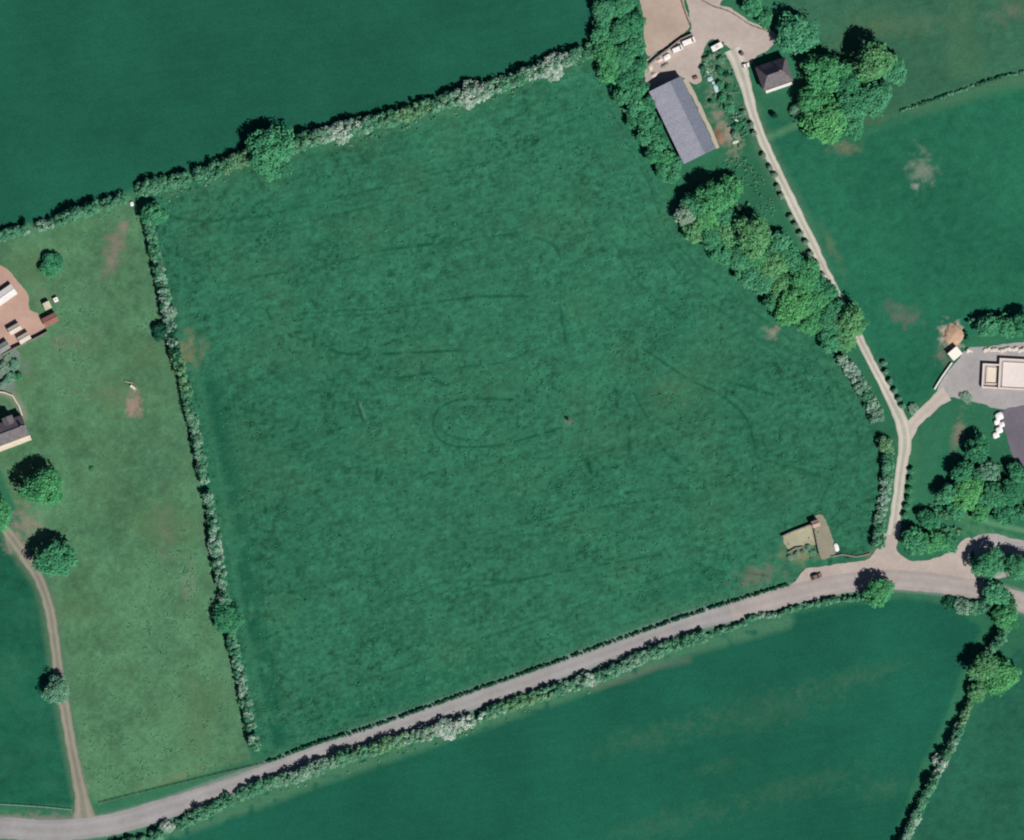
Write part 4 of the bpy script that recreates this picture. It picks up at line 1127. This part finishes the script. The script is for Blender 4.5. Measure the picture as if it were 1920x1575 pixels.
# south-eastern copse
for px, py, r, h, kd, lab in ((1714, 1012, 26, 6.5, 'mid', 'mid green tree on the corner of the pale track and the lane'), (1748, 1016, 26, 6, 'bright', 'bright tree on the verge just north-east of the road junction'), (1742, 974, 22, 5, 'deep', 'deep green tree above the road junction corner tree'),
    (1776, 1020, 18, 4, 'mid', 'low bushy tree at the verge end near the gravel pull-in'), (1832, 842, 26, 7, 'deep', 'deep green tree nearest the asphalt driveway'), (1802, 886, 24, 7, 'deep', 'deep green tree in the diagonal row below the driveway tree'),
    (1776, 926, 22, 6.5, 'teal', 'blue-green tree at the western end of the diagonal copse row'), (1812, 926, 36, 7, 'lime', 'yellow-green tree at the middle of the south-eastern copse'), (1852, 884, 24, 6.5, 'grey', 'grey-green tree between driveway and copse middle'),
    (1862, 930, 30, 7, 'mid', 'mid green tree just east of the yellow-green copse tree'), (1896, 924, 28, 7, 'deep', 'deep green tree at the eastern side of the copse'), (1884, 966, 24, 5.5, 'deep', 'deep green tree beside the mown grass path'),
    (1922, 960, 20, 6, 'teal', 'blue-green tree cut by the eastern picture edge above the grass path'), (1852, 1056, 32, 8.5, 'mid', 'mid green tree over the gravel pull-in, casting a broad shadow'), (1908, 1062, 30, 8, 'mid', 'mid green tree at the eastern edge of the gravel pull-in'),
    (1866, 1112, 26, 6.5, 'teal', 'blue-green tree where the lane leaves the picture'), (1884, 1156, 28, 6, 'bright', 'bright tree south of the lane end beside the ditch head'), (1846, 1252, 32, 9, 'olive', 'olive tree at the bend of the ditch hedge, western of two'),
    (1876, 1268, 36, 8, 'lime', 'lime olive tree at the bend of the ditch hedge, eastern of two'), (1832, 1296, 20, 5, 'olive', 'small olive tree just below the ditch bend pair'),
    (1792, 958, 20, 5, 'mid', 'small mid green tree at the western end of the mown grass path'), (1838, 962, 20, 4.5, 'bright', 'low bright tree touching the north edge of the mown grass path'), (1908, 886, 22, 6, 'mid', 'mid green tree touching the asphalt driveway at its southern tip'), (1836, 890, 18, 5.5, 'mid', 'narrow mid green tree squeezed between the diagonal row and the grey-green tree'),
    (1852, 612, 24, 6, 'teal', 'blue-green tree in the row north of the unfinished house'), (1886, 614, 24, 6, 'mid', 'mid green tree in the row north of the unfinished house'), (1916, 606, 24, 7, 'deep', 'deep green tree at the eastern end of the row behind the unfinished house'),
    (1410, 10, 24, 5, 'mid', 'low green tree at the top edge beside the farmyard mouth'), (1434, 36, 18, 4, 'mid', 'low green tree just inside the farmyard curve')):
    tree(px, py, r, h, kd, lab)
for px, py, r, kd, lab in _ranked('{} grey-green garden shrub from the north below the western rubble wall', (8, 690, 12, 'scrub'), (28, 684, 11, 'grey'), (20, 708, 12, 'grey'), (36, 706, 8, 'mid'), (4, 722, 9, 'scrub'), (14, 668, 9, 'scrub')):
    shrub(px, py, r, 1.8, kd, lab, 'shrubs in the western garden')
for px, py, r, kd, lab in _ranked('{} low scrubby shrub from the north on the overgrown farmyard strip', (1324, 112, 6, 'grey'), (1334, 106, 7, 'scrub'), (1352, 112, 7, 'grey'), (1318, 128, 6, 'deep'), (1350, 132, 7, 'deep'), (1362, 140, 6, 'dark'), (1350, 158, 8, 'mid'), (1366, 166, 7, 'deep'), (1354, 184, 9, 'mid'), (1370, 186, 7, 'deep'), (1368, 204, 10, 'teal'), (1384, 236, 7, 'deep'), (1334, 192, 5, 'deep'), (1378, 252, 8, 'grey')):
    shrub(px, py, r, 1.7, kd, lab, 'shrubs on the overgrown farmyard strip')
# saplings along the pale track
SAP = 'saplings planted along the pale track'
for px, py, lab in _ranked('{} pale sapling from the north along the west side of the track', (1393, 208), (1407, 231), (1412, 247), (1429, 289), (1442, 311), (1451, 325), (1457, 348), (1463, 364), (1480, 404), (1490, 419), (1499, 435), (1509, 451), (1518, 472), (1527, 490), (1539, 512), (1552, 533)):
    tree(px + 2, py + 3, 6.2, 1.9, 'scrub', lab, SAP, 'sapling', 'sapling')
for px, py, lab in _ranked('{} pale sapling from the north in the row above the track fork', (1655, 679), (1659, 695), (1666, 713), (1675, 731), (1683, 746), (1690, 760)):
    tree(px + 2, py + 2, 6.2, 1.9, 'grey', lab, 'saplings north of the track fork', 'sapling', 'sapling')
for px, py, lab in _ranked('{} green sapling from the north in the row below the track fork', (1710, 882), (1708, 900), (1706, 918), (1704, 936), (1700, 950), (1697, 966)):
    tree(px, py, 7, 2.2, 'mid', lab, 'saplings east of the track below the fork', 'sapling', 'sapling')
shrub(1712, 766, 11, 1.5, 'scrub', 'pale low shrub in the crotch of the track fork')
shrub(1812, 746, 12, 1.0, 'scrub', 'pale low shrub on the south edge of the grey gravel yard')

# ------------------------------------------------------------------ vehicles and yard things
def car(label, px, py, rz, L, Wd, H, paint_, cat='car', name='car', van=False):
    x, y = W(px, py)
    t = thing(name, label, cat, (x, y, .06), rz)
    b = MB()
    hb = H * (.55 if not van else .6)
    prof = [(-L / 2, .28), (L / 2, .28), (L / 2, hb * .8), (L * .42, hb * .93), (L * .2, hb), (-L * .44, hb), (-L / 2, hb * .85)]
    b.prism(prof, -Wd / 2, Wd / 2).build('body', paint_, t, bevel=.08)
    c = MB(); w2 = Wd * .43
    if van: cp = [(-L * .49, hb), (L * .36, hb), (L * .24, H), (-L * .48, H)]
    else: cp = [(-L * .42, hb), (L * .2, hb), (L * .06, H), (-L * .3, H)]
    lo = [(p[0], -Wd * .47, p[1]) for p in cp[:2]] + [(p[0], -w2, p[1]) for p in cp[2:]]
    hi = [(p[0], Wd * .47, p[1]) for p in cp[:2]] + [(p[0], w2, p[1]) for p in cp[2:]]
    c.add(lo + hi, [(0, 1, 2, 3), (7, 6, 5, 4), (0, 4, 5, 1), (1, 5, 6, 2), (2, 6, 7, 3), (3, 7, 4, 0)])
    c.build('cabin', paint_ if van else GLASS, t)
    rf = MB().box(((cp[2][0] + cp[3][0]) / 2, 0, H + .02), (abs(cp[2][0] - cp[3][0]) * .96, w2 * 1.9, .06)); rf.build('roof', paint_, t, bevel=.02)
    ws = MB(); a, d = cp[1], cp[2]
    ws.add([(a[0] + .03, -Wd * .42, a[1]), (a[0] + .03, Wd * .42, a[1]), (d[0] + .03, w2 * .92, d[1]), (d[0] + .03, -w2 * .92, d[1]), (a[0], -Wd * .42, a[1] - .02), (a[0], Wd * .42, a[1] - .02), (d[0], w2 * .92, d[1] - .02), (d[0], -w2 * .92, d[1] - .02)],
           [(0, 1, 2, 3), (7, 6, 5, 4), (0, 3, 7, 4), (1, 5, 6, 2)]).build('windscreen', GLASS, t)
    wh = MB().lathe([(.2, -.11), (.31, -.1), (.31, .1), (.2, .11)], 14, axis='y'); wm = mesh_from('wheel', wh.v, wh.f)
    for sx in (-.3, .31):
        for sy in (-1, 1):
            link('wheel', wm, RUBBER, t, (L * sx, sy * (Wd / 2 - .1), .31))
    lm = mesh_from('headlight', MB().box((0, 0, 0), (.08, .3, .16)).v, MB().box((0, 0, 0), (.08, .3, .16)).f)
    for sy in (-1, 1): link('headlight', lm, WHITE, t, (L / 2 + .01, sy * Wd * .34, hb * .72))
    return t
REDP = matte('dull_red_paint', alb(132, 106, 100), alb(118, 94, 90), 1.0, .5, .3)
WHITEP = matte('white_vehicle_paint', alb(250, 245, 240), alb(240, 234, 228), 1.0, .4, .4)
car('small dull red car parked on the gravel lay-by', 1531, 1081, R(20), 4.2, 1.75, 1.45, REDP)
car('long white van by the north end of the low yard wall', 1291, 78, R(22), 5.0, 2.0, 2.0, WHITEP, 'van', 'van', True)
car('shorter white van parked behind the long white van', 1270, 92, R(24), 4.0, 1.8, 1.7, WHITEP, 'van', 'van', True)
car('small white car beside the slate house at the track edge', 1398, 123, R(15), 2.6, 1.5, 1.2, WHITEP)

def trailer(label, px, py, rz, L, Wd, H, mat):
    x, y = W(px, py)
    t = thing('trailer', label, 'trailer', (x, y, .05), rz)
    MB().box((0, 0, .5 + H / 2), (L, Wd, H)).build('body', mat, t, bevel=.12)
    MB().box((0, 0, .5 + H + .03), (L * .3, Wd * .5, .06)).build('roof_vent', PALEROOF, t)
    d = MB(); d.add([(L / 2, -.5, .45), (L / 2, .5, .45), (L / 2 + 1.1, .05, .45), (L / 2 + 1.1, -.05, .45), (L / 2, -.5, .55), (L / 2, .5, .55), (L / 2 + 1.1, .05, .55), (L / 2 + 1.1, -.05, .55)],
                    [(3, 2, 1, 0), (4, 5, 6, 7), (0, 1, 5, 4), (1, 2, 6, 5), (2, 3, 7, 6), (3, 0, 4, 7)]).build('drawbar', DARKSTEEL, t)
    wh = MB().lathe([(.2, -.1), (.32, -.09), (.32, .09), (.2, .1)], 12, axis='y'); wm = mesh_from('wheel', wh.v, wh.f)
    for sy in (-1, 1): link('wheel', wm, RUBBER, t, (-.2, sy * (Wd / 2 + .02), .32))
    MB().box((L * .1, -Wd / 2 - .01, .5 + H * .6), (L * .3, .04, H * .3)).build('window', GLASS, t)
    return t
trailer('white box trailer at the northern tip of the overgrown strip', 1344, 88, R(28), 4.4, 2.1, 1.3, WHITEP)
CABIN = matte('cabin_roof', alb(250, 246, 232), alb(240, 236, 222), 1.0, .6, .3)
x, y = W(1790, 663)
t = thing('site_cabin', 'square white site cabin beside the sandy mound', 'cabin', (x, y, .06), R(40))
MB().box((0, 0, 1.2), (4.2, 3.4, 2.0)).build('wall', WHITE, t)
MB().box((0, 0, 2.28), (4.4, 3.6, .14)).build('roof', CABIN, t, bevel=.03)
MB().box((-1.2, -1.73, 1.1), (.9, .06, 1.8)).build('door', DARKSTEEL, t)
windows(t, [(.9, -1.73, 1.5, 'y')], 1.2, .8)
for sx in (-1.7, 1.7):
    for sy in (-1.3, 1.3): MB().box((sx, sy, .1), (.4, .4, .22)).build('foot', STONE, t)

def lump(name, label, cat, px, py, rx, ry, h, mat, seed, rz=0.0, group=None, flat=.0, n=14, m=6, z=0.03, cone=False):
    """rounded uneven heap or bag, closed at the ground"""
    rs = np.random.RandomState(seed)
    x, y = W(px, py)
    vs, fs = [], []
    for i in range(m + 1):
        a = i / m * math.pi / 2
        rad, zz = math.cos(a) ** (.45 if flat else 1.0), math.sin(a) ** (.6 if flat else 1.0)
        if cone: rad, zz = 1 - .97 * i / m, (i / m) ** 1.1 * (1.25 - .25 * i / m)
        for k in range(n):
            b = 2 * math.pi * k / n
            j = 1 + (rs.rand() - .5) * (.4 if cone else .22)
            cx_, sx_ = math.cos(b), math.sin(b)
            if flat:
                q = max(abs(cx_), abs(sx_)); cx_, sx_ = cx_ / q ** flat, sx_ / q ** flat
            vs.append((cx_ * rx * rad * j, sx_ * ry * rad * j, h * zz * (1 + (rs.rand() - .5) * .12)))
    for i in range(m):
        for k in range(n): fs.append((i * n + k, i * n + (k + 1) % n, (i + 1) * n + (k + 1) % n, (i + 1) * n + k))
    fs.append(tuple(m * n + k for k in range(n)))
    me = mesh_from(name, vs, fs)
    for p in me.polygons: p.use_smooth = True
    return tag(link(name, me, mat, None, (x, y, z), rz), label, cat, group)

lump('earth_mound', 'sandy earth mound north of the white site cabin', 'mound', 1788, 627, 4.0, 4.2, 1.1, matte('sandy_soil', alb(200, 168, 142), alb(176, 148, 122), .6, bump=.3), 3, n=22, m=7, cone=True)
BAG = matte('white_woven_bag', alb(250, 246, 244), alb(232, 226, 224), 1.5, .7, .2)
for px, py, r, h, lab in ((1873, 780, 1.6, 1.2, 'white builders bag nearest the unfinished house, north of its heap'), (1869, 791, 1.2, 1.0, 'cream-sided white bag second in the heap beside the asphalt'), (1878, 796, 1.1, 1.0, 'small white bag on the asphalt side of the heap'), (1873, 806, 1.4, 1.1, 'white bag third down the heap beside the asphalt driveway'), (1867, 816, 1.3, .9, 'white bag at the southern end of the heap beside the asphalt')):
    lump('builders_bag', lab, 'bag', px, py, r, r * .9, h, BAG, px, .4, 'white bags heaped beside the asphalt', .7)
lump('builders_bag', 'white bag beside the low yard wall behind the vans', 'bag', 1250, 107, 1.5, 1.0, .9, BAG, 8, .6, None, .6)
lump('builders_bag', 'white tied bag at the corner of the three hedges', 'bag', 247, 382, .7, .9, .7, BAG, 9, .2, None, .5)
PALEHEAP = matte('pale_rubble', alb(196, 178, 166), alb(214, 200, 188), 1.2, bump=.4)
for k, (px, py, rx, ry, lab) in enumerate(((1236, 112, 1.6, 1.0, 'pale rubble heap at the western end of the low yard wall'), (1218, 126, 1.2, 1.6, 'pale rubble heap against the barn belt trees'), (1226, 140, 1.4, 1.2, 'pale rubble heap just north-west of the long barn'), (1246, 122, 1.8, .8, 'brown grey rubble heap in the western half of the farmyard'))):
    lump('rubble_heap', lab, 'rubble', px, py, rx, ry, .7, PALEHEAP if k < 3 else STONE, 30 + k, .5, None, cone=True)
TARP = matte('pale_blue_sheet', alb(196, 216, 220), alb(168, 196, 204), 1.2, .6, .3)
TARP2 = matte('greenish_white_sheet', alb(214, 226, 206), alb(186, 204, 186), 1.2, .6, .3)
for px, py, rx, ry, m_, lab in ((1328, 133, .7, 1.4, TARP2, 'greenish white sheet on the overgrown strip, nearest the farmyard'), (1331, 148, 1.1, .9, TARP, 'pale blue sheet heap in the middle of the overgrown strip'), (1337, 155, .6, .6, TARP, 'tiny pale blue sheet between two larger blue ones'), (1342, 165, .9, 1.7, TARP, 'long pale blue sheet beside the barn strip scrub'), (1381, 227, .8, 1.0, TARP2, 'greenish white sheet near the track on the lower strip'), (1379, 266, 1.3, .6, TARP2, 'greenish white sheet at the southern end of the strip')):
    lump('plastic_sheet', lab, 'sheet', px, py, rx, ry, .45, m_, px, .3, None, .3)
lump('plastic_sheet', 'crumpled white sheet on the ramp side of the walled pen', 'sheet', 1568, 1026, .9, 1.6, .5, BAG, 5, .35, None, .4)
lump('earth_mound', 'brown spoil heap in the scruffy ground east of the barn', 'mound', 1350, 255, 1.6, 3.0, .6, matte('brown_spoil', alb(150, 122, 100), alb(128, 104, 84), .8, bump=.3), 12, .4, cone=True)

x, y = W(1391, 101)
t = thing('oil_tank', 'round maroon tank beside the small white car in the farmyard', 'tank', (x, y, .05))
MB().lathe([(.75, 0), (.8, .15), (.8, 1.1), (.6, 1.3), (.15, 1.38)], 16).build('tank_body', matte('maroon_plastic', alb(132, 104, 106), alb(118, 92, 94), 1.0), t)
MB().lathe([(.2, 1.38), (.2, 1.46), (.05, 1.48)], 10).build('cap', DARKSTEEL, t)
x, y = W(1304, 146)
t = thing('crate', 'dark timber crate just off the north-east corner of the barn', 'crate', (x, y, .05), R(20))
for k in range(5): MB().box((-.72 + k * .36, 0, .82), (.3, 1.0, .05)).build('plank', TIMBER, t)
MB().box((0, 0, .42), (1.7, .95, .72)).build('box', TIMBER, t)
x, y = W(105, 562)
t = thing('water_tank', 'square white water tank beside the cream hut in the western yard', 'tank', (x, y, .03), R(25))
MB().box((0, 0, .75), (1.7, 1.7, 1.2)).build('tank_body', WHITEP, t, bevel=.1)
MB().box((0, 0, .08), (1.8, 1.8, .14)).build('pallet', TIMBER, t)
MB().lathe([(.25, 1.35), (.25, 1.42), (.08, 1.44)], 10).build('cap', DARKSTEEL, t)
# feed trough in the paddock
x, y = W(250, 727)
t = thing('feed_trough', 'cream feed trough with a thin rail above a bare pink patch', 'trough', (x, y, 0), R(-38))
MB().box((0, 0, .35), (2.6, .9, .1)).build('trough_base', CREAM, t)
for sx, sy, a, b in ((0, .45, 2.7, .1), (0, -.45, 2.7, .1), (1.3, 0, .1, .8), (-1.3, 0, .1, .8)):
    MB().box((sx, sy, .5), (a, b, .4)).build('side', CREAM, t)
for sx in (-1.1, 1.1):
    for sy in (-.35, .35): MB().box((sx, sy, .15), (.1, .1, .3)).build('leg', TIMBER, t)
MB().box((-2.6, .55, .7), (3.0, .18, .14), .45).build('rail', CREAM, t)
x, y = W(1064, 786)
t = thing('tree_stump', 'short dark stump beside a bare patch in the middle of the meadow', 'stump', (x, y, -.2), R(30))
MB().lathe([(.62, 0), (.45, .3), (.4, 1.5), (.3, 1.7)], 10).build('trunk', RUBBER, t)
MB().box((.5, .3, .5), (1.1, .22, .2), .5).build('root', BARK, t)
# rubble kerb north of the unfinished house
x, y = W(1838, 656)
t = thing('rubble_wall', 'row of pale dumped stones north of the unfinished house', 'wall', (x, y, .05))
rs_ = np.random.RandomState(4)
for k in range(22):
    o = lump('stone', '', None, 960, 787.5, .65 + .4 * rs_.rand(), .5 + .3 * rs_.rand(), .45 + .3 * rs_.rand(), PALESTONE, k, rs_.rand() * 6, None, .3, 8, 4, 0)
    for key in ('label',):
        if key in o: del o[key]
    o.parent = t; o.location = (k * .95 + rs_.rand() * .4 - (5 if k < 2 else 0), rs_.rand() * 1.0 - .5, 0)
